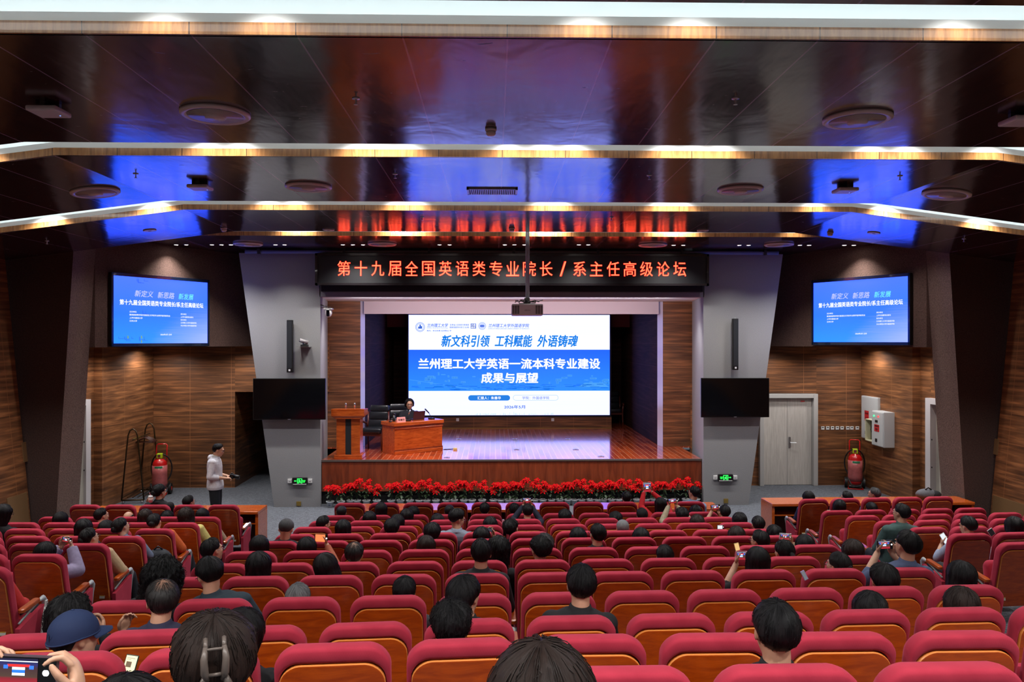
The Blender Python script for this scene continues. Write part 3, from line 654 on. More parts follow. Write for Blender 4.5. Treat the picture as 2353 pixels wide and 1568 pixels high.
def pill(cx, cy, w, h, mat, nm, yo=-.004, ring=False):
    o = rrect(w*ZSc/FPX, h*ZSc/FPX, h*ZSc/FPX*.499, 8, v0=-h*ZSc/FPX/2); e = MB()
    if ring:
        i = rrect((w-1.2)*ZSc/FPX, (h-1.2)*ZSc/FPX, (h-1.2)*ZSc/FPX*.499, 8, v0=-(h-1.2)*ZSc/FPX/2)
        e.loft([[(u,0,v) for u, v in o], [(u,0,v) for u, v in i]], (False, False))
    else: e.loft([[(u,-.001,v) for u, v in o], [(u,.001,v) for u, v in o]])
    e.build(nm, mat, scr, loc=(SX(cx), yo, SZ(cy)))
pill(1124, 914.7, 96, 12.5, E_SK, 'name_pill'); pill(1231, 914.4, 104, 12.5, E_LB, 'pill_outline', ring=True)
stx('汇报人：朱善华', 1124, 914.8, 54, 7, E_W, .012); stx('学院：外国语学院', 1231, 914.8, 62, 7, emit('slide_dark', (60,76,130), K_TXT), .004); stx('2026年5月', 1182.5, 935.5, 48, 8, E_B, .02)
# faint campus picture inside the blue band
random.seed(11); E_C1 = emit('slide_campus_light', (70,160,246), K_TXT); E_C2 = emit('slide_campus_dark', (10,110,220), K_TXT)
m1 = MB(); m2 = MB()
for i in range(46):
    x = random.uniform(942, 1396); y = random.uniform(862, 884); w = random.uniform(4, 16); h = random.uniform(2, 7); m1.bx(SX(x), SX(min(1400, x+w)), -.0075, -.007, SZ(y), SZ(y-h))
    for j in range(int(min(w, 1399-x)/2)): m2.bx(SX(x+j*2+.6), SX(min(1400, x+j*2+1.3)), -.0085, -.008, SZ(y-.4), SZ(y-h+.8))
for i in range(90):
    x = random.uniform(941, 1380); y = random.uniform(884, 897); m2.bx(SX(x), SX(min(1400, x+random.uniform(4,22))), -.0085, -.008, SZ(y), SZ(y-random.uniform(.6,1.8)))
m1.add([(SX(941),-.0078,SZ(873)),(SX(941),-.0078,SZ(872)),(SX(1090),-.0078,SZ(895)),(SX(1090),-.0078,SZ(896.5))], [(0,1,2,3)])
m1.add([(SX(1327),-.0078,SZ(890)),(SX(1400),-.0078,SZ(890)),(SX(1385),-.0078,SZ(880)),(SX(1344),-.0078,SZ(880))], [(0,1,2,3)])
m1.build('campus_picture_pattern', E_C1, scr); m2.build('campus_trees', E_C2, scr)
m3 = MB()
for i in range(60):
    x = random.uniform(1080, 1270); h = random.uniform(1, 5) + (4 if abs(x-1176) < 6 else 0); m3.bx(SX(x), SX(x+random.uniform(.6,2.5)), -.003, -.002, SZ(954), SZ(954-h))
m3.build('skyline_sketch', emit('slide_faint', (214,232,246), K_TXT), scr)
# wooden base wall under the screen and sockets
vwall('wall_under_screen', (sx-sw/2-.06, YSC+.02), (sx+sw/2+.06, YSC+.02), ZS, sz0-.06, M_WALL, .4)
struct(MB().bx(sx-sw/2-.06, sx+sw/2+.06, YSC+.0, YSC+.02, ZS, ZS+.02).build('trim_under_screen', plain('gold_strip', (190,150,90), .3, .6)))
for px, py, lab in ((1051.5, 965, 'white socket plate under the LED wall, nearer the speaker'), (1270, 965, 'white socket plate under the LED wall, right of the middle')):
    p = PY(px, py, YSC+.02); t = thing('wall_socket', lab, 'socket', (p.x, YSC+.02, p.z-.045), group='white sockets under the screen')
    MB().bx(-.043,.043,-.012,0,0,.09).build('plate', M_WPL, t, bev=.004); m = MB(); [m.bx(a-.004,a+.004,-.014,-.011,.03,.055) for a in (-.015,.015)]; m.build('slots', M_BLACK, t)
# ================================================================== side screens
def side_screen(s):
    d = Vector((s*(-BB[0]+BA[0]), BB[1]-BA[1], 0)); d.normalize()
    n = Vector((-d.y*-s, -abs(d.x)*1, 0)); n = Vector((-s*abs(d.y), -abs(d.x), 0))
    A = Vector((s*-BA[0], BA[1], 0))+n*.10
    def hit(px, py):
        r = ray(px, py); den = r.dot(n); tt = (A-CAM).dot(n)/den; return CAM+r*tt
    if s < 0: q = [hit(255, 797), hit(480, 794), hit(480, 642), hit(255, 627)]
    else: q = [hit(1866, 792), hit(2092, 794), hit(2092, 629), hit(1866, 643)]
    c = sum(q, Vector())/4; w = (abs((q[1]-q[0]).length)); z0 = min(q[0].z, q[1].z); z1 = (q[2].z+q[3].z)/2
    h = z1-z0
    ang = math.atan2(n.y, n.x)+math.pi/2      # local -Y looks along n
    t = thing('wall_television', 'large wall television showing a blue forum slide, %s side box' % ('coat rack' if s < 0 else 'door'), 'television', (c.x, c.y, z0), ang, group='big side televisions with the blue slide')
    MB().bx(-w/2,w/2,.0,.085,0,h).build('housing', M_BLACKG, t, bev=.01)
    m = MB(); b = .065
    m.bx(-w/2,w/2,-.02,0,0,b); m.bx(-w/2,w/2,-.02,0,h-b,h); m.bx(-w/2,-w/2+b*.7,-.02,0,0,h); m.bx(w/2-b*.7,w/2,-.02,0,0,h); m.build('bezel', plain('tv_bezel', (16,28,50), .15, coat=.5), t, bev=.004)
    nt = NT('forum_slide_blue'); g = nt.coords('Generated'); sp = nt.add('ShaderNodeSeparateXYZ'); nt.ln(g, sp.inputs[0])
    a = nt.ramp(sp.outputs[2], [(0, lin((44,150,255))), (.45, lin((44,124,255))), (1, lin((78,126,255)))])
    gx = nt.math('MULTIPLY', sp.outputs[0], nt.math('SUBTRACT', 1.0, sp.outputs[2])); st = nt.noise(nt.coords('Generated', (1.2, 1, 34)), 2.2, 3)
    f = nt.ramp(nt.math('ADD', gx, nt.math('MULTIPLY', nt.math('SUBTRACT', st, .5), .35)), [(.35, (0,0,0,1)), (.95, (.8,.8,.8,1))]); col = nt.mix(f, a, lin((176,190,255)))
    nt.b.inputs['Base Color'].default_value = (.01,.01,.01,1); nt.b.inputs['Roughness'].default_value = .3; led(nt, col, K_TV, 2.8)
    sx0, sz0_, sx1, sz1_ = -w/2+b*.7, b, w/2-b*.7, h-b
    MB().bx(sx0, sx1, -.004, -.001, sz0_, sz1_).build('screen', nt.m, t)
    Wd, Hd = sx1-sx0, sz1_-sz0_
    EW = emit('tv_lettering', (250,250,255), K_TV*1.1); ET = emit('tv_lettering_teal', (110,230,230), K_TV); EL = emit('tv_lettering_lilac', (196,200,255), K_TV)
    def tt(b_, u, v, w_, h_, m_, bold=0, sh=0, nm='slide_text'): text(b_, (sx0+u*Wd, -.008, sz0_+(1-v)*Hd), FACE, w_*Wd, h_*Hd if h_ else None, m_, nm, t, bold, sh)
    tt('新定义', .30, .245, .19, .10, EL, .012, .2, 'calligraphy_text'); tt('新思路', .53, .25, .18, .10, EL, .012, .2, 'calligraphy_text'); tt('新发展', .75, .255, .17, .10, ET, .012, .2, 'calligraphy_text')
    tt('第十九届全国英语类专业院长/系主任高级论坛', .505, .385, .89, .08, EW, .03)
    for i, (b_, w_) in enumerate((('主办单位', .07), ('教育部高等学校外国语言文学类专业教学指导委员会', .42), ('上海外国语大学', .13), ('兰州大学', .075))): tt(b_, .155+w_/2, .525+i*.046, w_, .026, EW, .015)
    for i, (b_, w_) in enumerate((('承办单位', .065), ('上海外语教育出版社', .145), ('协办单位', .065), ('兰州理工大学外国语学院', .18), ('天水师范大学外国语学院', .18))): tt(b_, .69+w_/2, .535+i*.046, w_, .026, EW, .01)
    tt('2026年5月 兰州', .53, .865, .12, .028, EW, .015)
    if s < 0:   # faulty display cells on the lectern-side screen
        m = MB(); random.seed(3)
        for i in range(16):
            u = random.uniform(.03,.34); v = random.choice((.02,.5,.9)); hh_ = random.uniform(.03,.07); m.bx(sx0+u*Wd, sx0+u*Wd+.006, -.0065, -.006, sz0_+(1-v-hh_)*Hd, sz0_+(1-v)*Hd)
            m.bx(sx0+u*Wd, sx0+(u+random.uniform(.02,.06))*Wd, -.0065, -.006, sz0_+(1-v-hh_)*Hd, sz0_+(1-v-hh_)*Hd+.006)
        m.build('dead_pixel_lines', emit('dark_blue_fault', (26,70,190), 1), t)
        m = MB(); [m.bx(sx0+u*Wd, sx0+(u+.012)*Wd, -.0065, -.006, sz0_+(1-v)*Hd, sz0_+(1-v+.045)*Hd) for u, v in ((.135,.93),(.27,.93),(.27,.995))]; m.build('green_fault_cells', emit('green_fault', (90,130,60), 1), t)
    return t
side_screen(-1); side_screen(1)
# ================================================================== things on the grey columns
def dark_tv(cx, y0, y1, w, lab, tilt=0):
    Y = YP-.14; c = PY(cx, (y0+y1)/2, Y); wd = w*17.7/FPX; h = (y1-y0)*17.7/FPX
    t = thing('wall_television', lab, 'television', (c.x, Y, c.z-h/2), 0, 'switched-off televisions on the grey columns')
    MB().bx(-wd/2,wd/2,.0,.05,0,h).build('housing', M_BLACK, t, bev=.01); MB().bx(-wd/2+.012,wd/2-.012,-.004,.001,.025,h-.012).build('screen', M_BLACKG, t)
    MB().bx(-.2,.2,.05,.14,h*.3,h*.7).build('wall_bracket', M_BLACKM, t); MB().bx(-.03,.03,-.006,0,.004,.016).build('badge', plain('grey_print', (1,1,1)), t)
dark_tv(664.5, 870, 965, 165, 'switched-off black television on the grey column behind the lectern'); dark_tv(1689.5, 868.5, 960, 159, 'switched-off black television on the grey column beside the double door')
def line_speaker(cx, y0, y1, lab):
    Y = YP-.1; c = PY(cx, (y0+y1)/2, Y); h = (y1-y0)*17.7/FPX
    t = thing('column_speaker', lab, 'speaker', (c.x, Y, c.z-h/2), 0, 'slim column speakers'); MB().bx(-.062,.062,-.05,.05,0,h).build('cabinet', M_BLACK, t, bev=.006)
    MB().bx(-.052,.052,-.056,-.05,.09,h-.02).build('grille', plain('speaker_mesh', (24,28,34), .6, noise=.3, nscale=300), t); MB().bx(-.02,.02,-.056,-.05,.03,.07).build('badge', M_WPL, t)
    m = MB(); m.bx(-.03,.03,.05,.1,.1,.16); m.bx(-.03,.03,.05,.1,h-.2,h-.1); m.tube([(-.0,0,h),(-.015,0,h+.03),(.015,0,h+.03),(0,0,h)], .004, 6); m.build('bracket', M_CHROME, t)
line_speaker(666.5, 736, 856, 'slim black column speaker on the grey column above the lectern-side television'); line_speaker(1689, 732, 851, 'slim black column speaker on the grey column above the door-side television')
# cameras
p = PY(700, 797, YP-.12)
t = thing('pan_tilt_camera', 'silver and black pan-tilt camera on a small shelf beside the column speaker', 'camera', (p.x, YP-.12, p.z))
MB().bx(-.12,.12,-.1,.12,-.012,.0).build('shelf', M_CHROME, t); m = MB(); m.bx(-.08,.08,-.06,.06,0,.045); m.lathe([(.05,.045),(.045,.08)], n=20); m.build('base', M_BLACK, t, bev=.008)
m = MB(); m.tube([(-.10,-.04,.145),(.07,.02,.09)], [.04,.045], 16); m.build('camera_head', plain('camera_grey', (150,146,150), .35), t, True); MB().tube([(-.105,-.042,.147),(-.098,-.04,.144)], .03, 16).build('lens', M_BLACKG, t)
p = PY(755, 712, YP+.1); zc_ = p.z
t = thing('dome_camera', 'white dome camera on a metal arm at the corner of the stage opening', 'camera', (p.x, YP+.1, zc_))
m = MB(); m.tube([(-.20,.0,.12),(-.02,0,.06)], .012, 8); m.tube([(-.20,.0,.04),(-.02,0,.06)], .012, 8); m.bx(-.215,-.195,-.05,.05,-.02,.16); m.tube([(-.2,-.03,.1),(-.05,-.03,.07),(.05,0,.05)], .008, 6); m.build('arm', M_CHROME, t)
MB().bx(-.10,.10,-.08,.08,.0,.035).build('mount_plate', M_WPL, t, bev=.008); m = MB(); m.lathe([(.078,0),(.078,-.08),(.06,-.135),(.03,-.165),(0,-.17)], n=24); m.build('dome', M_WPL, t, True)
m = MB(); m.bx(-.035,.035,-.085,-.06,-.14,-.01); m.ell((0,-.06,-.12), (.04,.035,.04)); m.build('lens_window', M_BLACKG, t, bev=.006)
# exit signs with side lamps, floor sockets
E_GR = emit('exit_green', (40,255,80), 1.6)
def exit_sign(cx, cy, s, lab):
    c = PY(cx, cy, YP-.03); t = thing('exit_sign', lab, 'exit sign', (c.x, YP-.03, c.z), 0, 'running man exit signs')
    MB().bx(-.165,.165,-.02,.03,-.08,.08).build('case', M_BLACK, t, bev=.006); MB().bx(-.15,.15,-.023,-.019,-.07,-.055).build('light_bar', M_WPL, t)
    m = MB(); m.bx(-.055,-.042,-.024,-.02,-.045,.062); m.bx(.042,.055,-.024,-.02,-.045,.062); m.bx(-.055,.055,-.024,-.02,.052,.064); m.build('door_symbol', E_GR, t)
    m = MB(); P = lambda a, b, r=.008: m.tube([(a[0]*s,-.023,a[1]),(b[0]*s,-.023,b[1])], r, 6)
    m.ell((.012*s,-.023,.035), (.011,.004,.011)); P((.0,.022),(-.008,-.008),.010); P((-.008,-.008),(.022,-.018)); P((.022,-.018),(.018,-.042)); P((-.008,-.008),(-.03,-.035)); P((0,.018),(.028,.008),.006); P((0,.018),(-.028,.012),.006); m.build('running_figure', E_GR, t)
    m = MB(); m.bx(min(s*.065,s*.105),max(s*.065,s*.105),-.024,-.02,.006,.014); m.add([(s*.095,-.023,.03),(s*.125,-.023,.01),(s*.095,-.023,-.01)], [(0,1,2)]); m.build('arrow', E_GR, t)
    text('安全出口', (-s*.095,-.023,.018), FACE, .065, .026, E_GR, 'lettering', t, .02); text('EXIT', (-s*.095,-.023,-.014), FACE, .05, .02, E_GR, 'lettering', t, .02)
    for q in (-1, 1):
        b = thing('emergency_lamp_box', 'white square emergency lamp box %s of the exit sign, %s column' % ('left' if q < 0 else 'right', 'lectern-side' if cx < 1000 else 'door-side'), 'lamp box', (c.x+q*.225, YP-.01, c.z+.005), 0, 'white boxes beside the exit signs')
        MB().bx(-.045,.045,-.02,.01,-.045,.045).build('case', M_WPL, b, bev=.004); m = MB(); [m.bx(-.022+i*.016,-.014+i*.016,-.023,-.02,-.015,.0) for i in range(3)]; m.build('slots', plain('dark_grille', (1,1,1)), b)
exit_sign(689, 1106.5, -1, 'green running man exit sign with arrow to the left, on the lectern-side column'); exit_sign(1667, 1098.5, 1, 'green running man exit sign with arrow to the right, on the door-side column')
for px, py, lab in ((686.5,1158,'brass socket plate low on the lectern-side grey column'), (1668,1151.5,'brass socket plate low on the door-side grey column')):
    p = PY(px, py, YP-.005); t = thing('floor_socket', lab, 'socket', (p.x, YP, p.z), 0, 'brass sockets'); MB().bx(-.05,.05,-.015,.0,-.05,.05).build('plate', M_BRASS, t, bev=.004); m = MB(); m.bx(-.03,-.02,-.018,-.014,-.03,.03); m.build('hinge', M_BRASS, t)
# switches and control boxes on the door side
for i, px in enumerate((1890.5,1902,1913,1924,1935,1948,1957.5,1970)):
    p = PY(px, 984, YB-.01); t = thing('thermostat', '%s white thermostat in the row of eight, counted from the double door' % ORD[i+1], 'thermostat', (p.x, YB, p.z), 0, 'white thermostats in a row')
    MB().bx(-.043,.043,-.018,0,-.043,.043).build('case', M_WPL, t, bev=.005); MB().bx(-.025,.025,-.02,-.017,.002,.024).build('display', M_BLACK, t)
M_RED = plain('red_label', (196,34,40), .5); M_EWW = plain('white_print', (240,220,220), .5)
def wallbox(s, pxa, pxb, pya, pyb, d, name, lab, X=XW-.0, mat=M_GPL):
    a, b = PX(pxa, 940, s*X), PX(pxb, 940, s*X); y0, y1 = sorted((a.y, b.y)); pm = PX((pxa+pxb)/2, pya, s*X); pn = PX((pxa+pxb)/2, pyb, s*X)
    return (y0, y1, pn.z, pm.z)
y0, y1, z0, z1 = wallbox(1, 1985, 2023, 912, 1011, .05, '', '')
t = thing('control_cabinet', 'flat tall pale grey control cabinet on the wood wall with one red label', 'cabinet', (XW, (y0+y1)/2, z0)); hd = (y1-y0)/2; hz = z1-z0
MB().bx(-.06,0,-hd,hd,0,hz).build('case', M_GPL, t, bev=.006); MB().bx(-.072,-.06,-hd+.02,hd-.02,.02,hz-.02).build('door', M_GPL, t, bev=.003)
MB().bx(-.076,-.071,hd-.42,hd-.2,hz-.62,hz-.36).build('red_label', M_RED, t); MB().bx(-.08,-.071,hd-.30,hd-.22,.12,.2).build('latch', M_BLACK, t)
RX = Euler((R(90), 0, R(-90)))
text('消防控制', (-.078, hd-.31, hz-.43), RX, .17, .04, M_EWW, 'lettering', t, .01); text('动力', (-.078, hd-.31, hz-.55), RX, .09, .045, M_EWW, 'lettering', t, .01)
y0, y1, z0, z1 = wallbox(1, 2028, 2056, 946, 1026, .25, '', '')
t = thing('control_cabinet', 'deep pale grey control cabinet with green and red lamps and a red label', 'cabinet', (XW, (y0+y1)/2, z0)); hd = (y1-y0)/2; hz = z1-z0
MB().bx(-.26,0,-hd,hd,0,hz).build('case', M_GPL, t, bev=.008); MB().bx(-.275,-.26,-hd+.02,hd-.02,.02,hz-.02).build('door', M_GPL, t, bev=.003)
MB().bx(-.279,-.274,-.1,.14,hz*.42,hz*.62).build('red_label', M_RED, t); MB().tube([(-.275,.15,hz*.86),(-.295,.15,hz*.86)], .022, 12).build('green_lamp', emit('green_lamp', (60,230,130), 1.5), t)
MB().tube([(-.275,-.07,hz*.86),(-.295,-.07,hz*.86)], .022, 12).build('red_lamp', emit('red_lamp', (255,60,60), 1.5), t); m = MB(); m.bx(-.281,-.275,-.03,.1,hz*.68,hz*.75); m.build('meter', M_BLACK, t); MB().bx(-.285,-.274,.0,.09,.1,.18).build('latch', M_BLACK, t)
text('消防控制', (-.281, .02, hz*.58), RX, .19, .04, M_EWW, 'lettering', t, .01); text('照明', (-.281, .02, hz*.48), RX, .10, .05, M_EWW, 'lettering', t, .01)
y0, y1, z0, z1 = wallbox(1, 2007, 2025, 964, 1014, .2, '', '')
t = thing('open_wall_box', 'small cream wall box with its door open between the two grey cabinets', 'wall box', (XW-.06, (y0+y1)/2, z0)); hd = (y1-y0)/2; hz = z1-z0
CR = plain('cream_paint', (214,210,178), .5); m = MB(); m.bx(-.15,0,-hd,-hd+.02,0,hz); m.bx(-.15,0,hd-.02,hd,0,hz); m.bx(-.15,0,-hd,hd,0,.02); m.bx(-.15,0,-hd,hd,hz-.02,hz); m.build('case', CR, t)
MB().bx(-.02,-.01,-hd,hd,0,hz).build('back_panel', plain('box_inside', (96,92,70), .8), t); m = MB(); m.tube([(-.06,0,hz*.8),(-.08,.05,hz*.5),(-.05,-.05,hz*.2)], .008, 6); m.build('cable', M_BLACK, t)
# ================================================================== lectern
pl = PH(797, 1058, ZS)
t = thing('lectern', 'orange wooden lectern with a black front stripe and two microphones', 'lectern', (pl.x, YS+.36, ZS), 0)
m = MB(); m.bx(-.32,.32,-.24,.24,0,.10); m.build('plinth', M_CHERRY, t, bev=.01)
m = MB(); m.bx(-.27,-.065,-.20,.20,.10,.93); m.bx(.065,.27,-.20,.20,.10,.93); m.bx(-.07,.07,-.17,.20,.10,.93); m.build('body', M_CHERRY, t, bev=.006)
MB().bx(-.065,.065,-.196,-.165,.10,.93).build('front_stripe', plain('black_fabric', (18,22,30), .7), t)
m = MB(); m.prism([(-.30,-.26),(.30,-.26),(.30,.24),(-.30,.24)], .92, .95)
k = m.mark(); m.add([(-.31,-.25,.93),(.31,-.25,.93),(.31,.24,.93),(-.31,.24,.93),(-.375,-.28,.99),(.375,-.28,.99),(.375,.27,.99),(-.375,.27,.99),(-.375,-.28,1.15),(.375,-.28,1.15),(.375,.27,1.12),(-.375,.27,1.12)],
    [(3,2,1,0),(0,1,5,4),(1,2,6,5),(2,3,7,6),(3,0,4,7),(4,5,9,8),(5,6,10,9),(6,7,11,10),(7,4,8,11),(8,9,10,11)]); m.build('head_box', M_CHERRYH, t, bev=.006)
for xm in (-.085, .12):
    g = thing('x', 'y', 'z'); bpy.data.objects.remove(g)
    o = MB(); o.tube([(xm,-.05,1.13),(xm,-.06,1.17)], .012, 8); o.tube([(xm,-.06,1.16),(xm+.01,-.10,1.27)], [.016,.02], 12)
    o.build('microphone', M_CHROME, t, True)
# ================================================================== speaker's desk
A = PH(907, 1046.6, ZS); B = PH(1018, 1035, ZS); rz = math.atan2(B.y-A.y, B.x-A.x); DL = (B-A).length; DW = .60
t = thing('speaker_desk', 'orange wooden desk at an angle on the stage with the speaker behind it', 'desk', A, rz)
M_CARVE = plain('carved_moulding', (128,50,18), .4, noise=.4, nscale=60, bump=.6)
MB().bx(0.01,DL-.01,.02,DW-.01,0,.70).build('body', M_CHERRYH, t, bev=.004)
m = MB(); m.bx(-.0,DL,.0,.03,0,.08); m.bx(0,DL,.0,.025,.60,.625); m.build('moulding', M_CHERRYH, t, bev=.008); m = MB(); m.bx(0,DL,.008,.03,.08,.115); m.bx(0,DL,.008,.03,.625,.665); m.build('carved_moulding', M_CARVE, t)
MB().bx(-.025,DL+.02,-.02,DW+.01,.675,.765).build('desk_top', M_CHERRYH, t, bev=.012); MB().bx(-.001,.012,.12,.135,.56,.575).build('lock', M_CHROME, t)
def dk(u, v, z=.765): p = Matrix.Rotation(rz, 4, 'Z') @ Vector((u, v, 0)); return (A.x+p.x, A.y+p.y, ZS+z)
t = thing('name_plate', 'pink name plate standing at the front edge of the speaker\'s desk', 'name plate', dk(.10, .06), rz)
m = MB(); m.add([(-.0,-.02,0),(.23,-.02,0),(.23,.04,0),(0,.04,0),(0,.01,.12),(.23,.01,.12)], [(0,1,2,3),(0,1,5,4),(3,2,5,4),(0,3,4),(1,2,5)]); m.build('card', plain('pink_card', (226,150,146), .6), t)
text('朱善华', (.115,-.0085,.055), Euler((R(76),0,0)), .18, .05, M_BLACK, 'lettering', t, .01)
t = thing('laptop', 'dark laptop open in front of the speaker', 'laptop', dk(.83, .26), rz+.05)
MB().bx(-.17,.17,-.0,.24,0,.018).build('keyboard_base', M_BLACK, t, bev=.003); m = MB(); m.bx(-.17,.17,-.006,.006,0,.22); m.xf(Matrix.Rotation(R(12), 4, 'X')); m.build('lid', plain('laptop_lid', (62,28,40), .3), t, bev=.004)
t = thing('computer_mouse', 'black computer mouse on the desk left of the name plate', 'mouse', dk(-.03+.03, .2), rz); MB().ell((0,0,.018), (.033,.055,.02)).build('shell', M_BLACK, t, True); MB().bx(-.004,.004,-.045,-.02,.03,.038).build('scroll_wheel', M_GPL, t)
def gooseneck(u, v, du, dv, h, lab, col):
    t = thing('desk_microphone', lab, 'microphone', dk(u, v), rz, 'microphones on the speaker\'s desk'); MB().bx(-.06,.06,-.07,.07,0,.035).build('base', M_BLACK, t, bev=.01)
    MB().tube([(0,0,.03),(du*.4,dv*.4,h*.6)], .007, 8).build('stem', M_BLACK, t, True); MB().tube([(du*.4,dv*.4,h*.6),(du,dv,h)], [.015,.019], 10).build('capsule', col, t, True)
gooseneck(.46, .18, .07, -.02, .27, 'silver desk microphone in front of the speaker', M_CHROME); gooseneck(1.18, .22, -.20, -.02, .26, 'black desk microphone leaning toward the speaker, right of the laptop', M_BLACK)
t = thing('vacuum_flask', 'black vacuum flask standing behind the pink name plate', 'flask', dk(.16,.3), rz); MB().lathe([(.034,0),(.036,.01),(.036,.15)], n=20).build('body', M_BLACK, t, True); MB().lathe([(.033,.15),(.033,.19),(.0,.195)], n=20).build('cap', M_BLACKG, t, True)
m = MB(); m.tube([(0,0,.01),(.1,-.02,.01),(.2,.03,.012),(.34,.02,.01),(.4,.05,.03),(.46,-.02,.02)], .006, 6)
t = thing('extension_socket', 'cream extension socket with black cord on the stage floor beside the desk', 'extension socket', PH(1046, 1034, ZS), 0); MB().bx(-.05,.05,-.03,.03,0,.05).build('socket_block', plain('cream_plastic', (224,206,140), .4), t, bev=.006)
m = MB(); m.tube([(-.3,.02,.006),(-.2,.0,.006),(-.14,.06,.006),(-.04,.0,.02)], .005, 6); m.tube([(-.28,.06,.006),(-.16,.1,.006),(-.08,.12,.006),(.0,.04,.03)], .005, 6); m.build('cord', M_BLACK, t, True)
for px, py, lab in ((1054,1010,'floor box nearest the desk on the back half of the stage'), (1183,1010,'floor box in the middle of the back half of the stage'), (1305,1010,'floor box on the back half of the stage, door side'),
    (1027,1052,'floor box at the stage edge beside the desk'), (1187,1033.5,'floor box in the middle of the stage front'), (1323,1033.5,'floor box left of the empty stage side, front half'), (1381,1049.5,'floor box nearest the stage edge, door side')):
    p = PH(px, py, ZS); t = thing('stage_floor_box', lab, 'floor box', p, 0, 'flat steel boxes in the stage floor'); MB().bx(-.07,.07,-.07,.07,-.0,.008).build('lid', plain('floor_box_steel', (180,170,160), .3, .7), t, bev=.002); MB().bx(-.03,.03,-.01,.01,.008,.012).build('handle', M_BLACK, t)
# ================================================================== leather chairs on the stage
M_LEATH = plain('black_leather', (26,30,36), .32, coat=.2, noise=.2, nscale=12); M_MAHOG = plain('dark_red_wood', (92,38,24), .3, coat=.3)
def leather_chair(loc, rz, lab):
    t = thing('leather_armchair', lab, 'chair', loc, rz, 'black leather chairs on the stage')     # faces -Y
    def cushion(w, h, th, r):
        o = rrect(w, h, r, 5); m = MB(); q = lambda f, y: [(u*f, y, h/2+(v-h/2)*f) for u, v in o]
        m.loft([q(.9,-.5*th), q(.97,-.42*th), q(1,-.2*th), q(1,.2*th), q(.97,.42*th), q(.9,.5*th)]); return m
    for i, (z, h) in enumerate(((.50,.20),(.70,.20),(.90,.16))):
        m = cushion(.50, h, .12, .04); m.xf(Matrix.Translation((0,.26+(z-.5)*.28,z)) @ Matrix.Rotation(R(-14), 4, 'X')); m.build('back_cushion', M_LEATH, t, True)
    m = cushion(.52, .5, .13, .06); m.xf(Matrix.Translation((0,-.26,.47)) @ Matrix.Rotation(R(-90), 4, 'X')); m.build('seat', M_LEATH, t, True)
    for s in (-1, 1):
        m = MB(); m.tube([(s*.29,.30,.42),(s*.30,.22,.62),(s*.31,-.02,.68),(s*.31,-.20,.69),(s*.31,-.27,.65)], [.022,.026,.03,.032,.025], 10); m.build('armrest', M_MAHOG, t, True)
        m = MB(); m.tube([(s*.31,-.22,.67),(s*.29,-.19,.5),(s*.28,-.23,.3),(s*.29,-.27,0)], [.028,.026,.026,.022], 10); m.build('leg', M_MAHOG, t, True)
        m = MB(); m.tube([(s*.27,.30,.9),(s*.28,.28,.45),(s*.28,.33,0)], [.02,.025,.02], 10); m.build('leg', M_MAHOG, t, True)
    m = MB(); m.bx(-.28,.28,-.22,-.19,.34,.40); m.bx(-.28,.28,.27,.30,.34,.40); m.build('apron', M_MAHOG, t)
pc = PH(860, 1036, ZS); leather_chair((pc.x-.05, pc.y+.35, ZS), R(-12), 'empty black leather armchair between the lectern and the desk')
pw = PH(943, 1030, ZS)
WOMY = A.y+1.5
cw = PY(921, 1000, WOMY+.30); leather_chair((cw.x, WOMY+.12, ZS), R(10), 'black leather armchair behind the speaker, mostly hidden by the desk')
cb = PZ(1412, 980, 25.3); leather_chair((cb.x, 25.6, ZS), R(0), 'dark leather chair in the gloom beside the LED wall')
# ================================================================== poinsettias along the stage front
M_POT = plain('pale_grey_pot', (196,202,206), .4); M_SOIL = plain('soil', (40,28,22), .9); M_LEAF = plain('poinsettia_leaf', (34,58,30), .5, noise=.3, nscale=20)
M_BRACT = plain('poinsettia_red', (172,4,12), .75, 0, 0, .08, noise=.18, nscale=12); M_EYE = plain('poinsettia_eye', (210,160,30), .5); M_POTP = plain('pot_print', (70,84,110), .5)
def leaf(m, base, d, L, w, droop, up):
    base = Vector(base); d = Vector(d).normalized(); side = d.cross(Vector(up)).normalized(); pts = []
    prof = ((0,.12),(.22,.7),(.45,1),(.7,.72),(1,.02))
    c = [base+d*(L*f)+Vector((0,0,-droop*L*f*f)) for f, _ in prof]
    V = []; 
    for (f, ww), p in zip(prof, c): V += [p-side*(w*ww), p+Vector((0,0,-.012*ww)), p+side*(w*ww)]
    F = []
    for i in range(4): F += [(3*i,3*i+1,3*i+4,3*i+3),(3*i+1,3*i+2,3*i+5,3*i+4)]
    m.add(V, F)
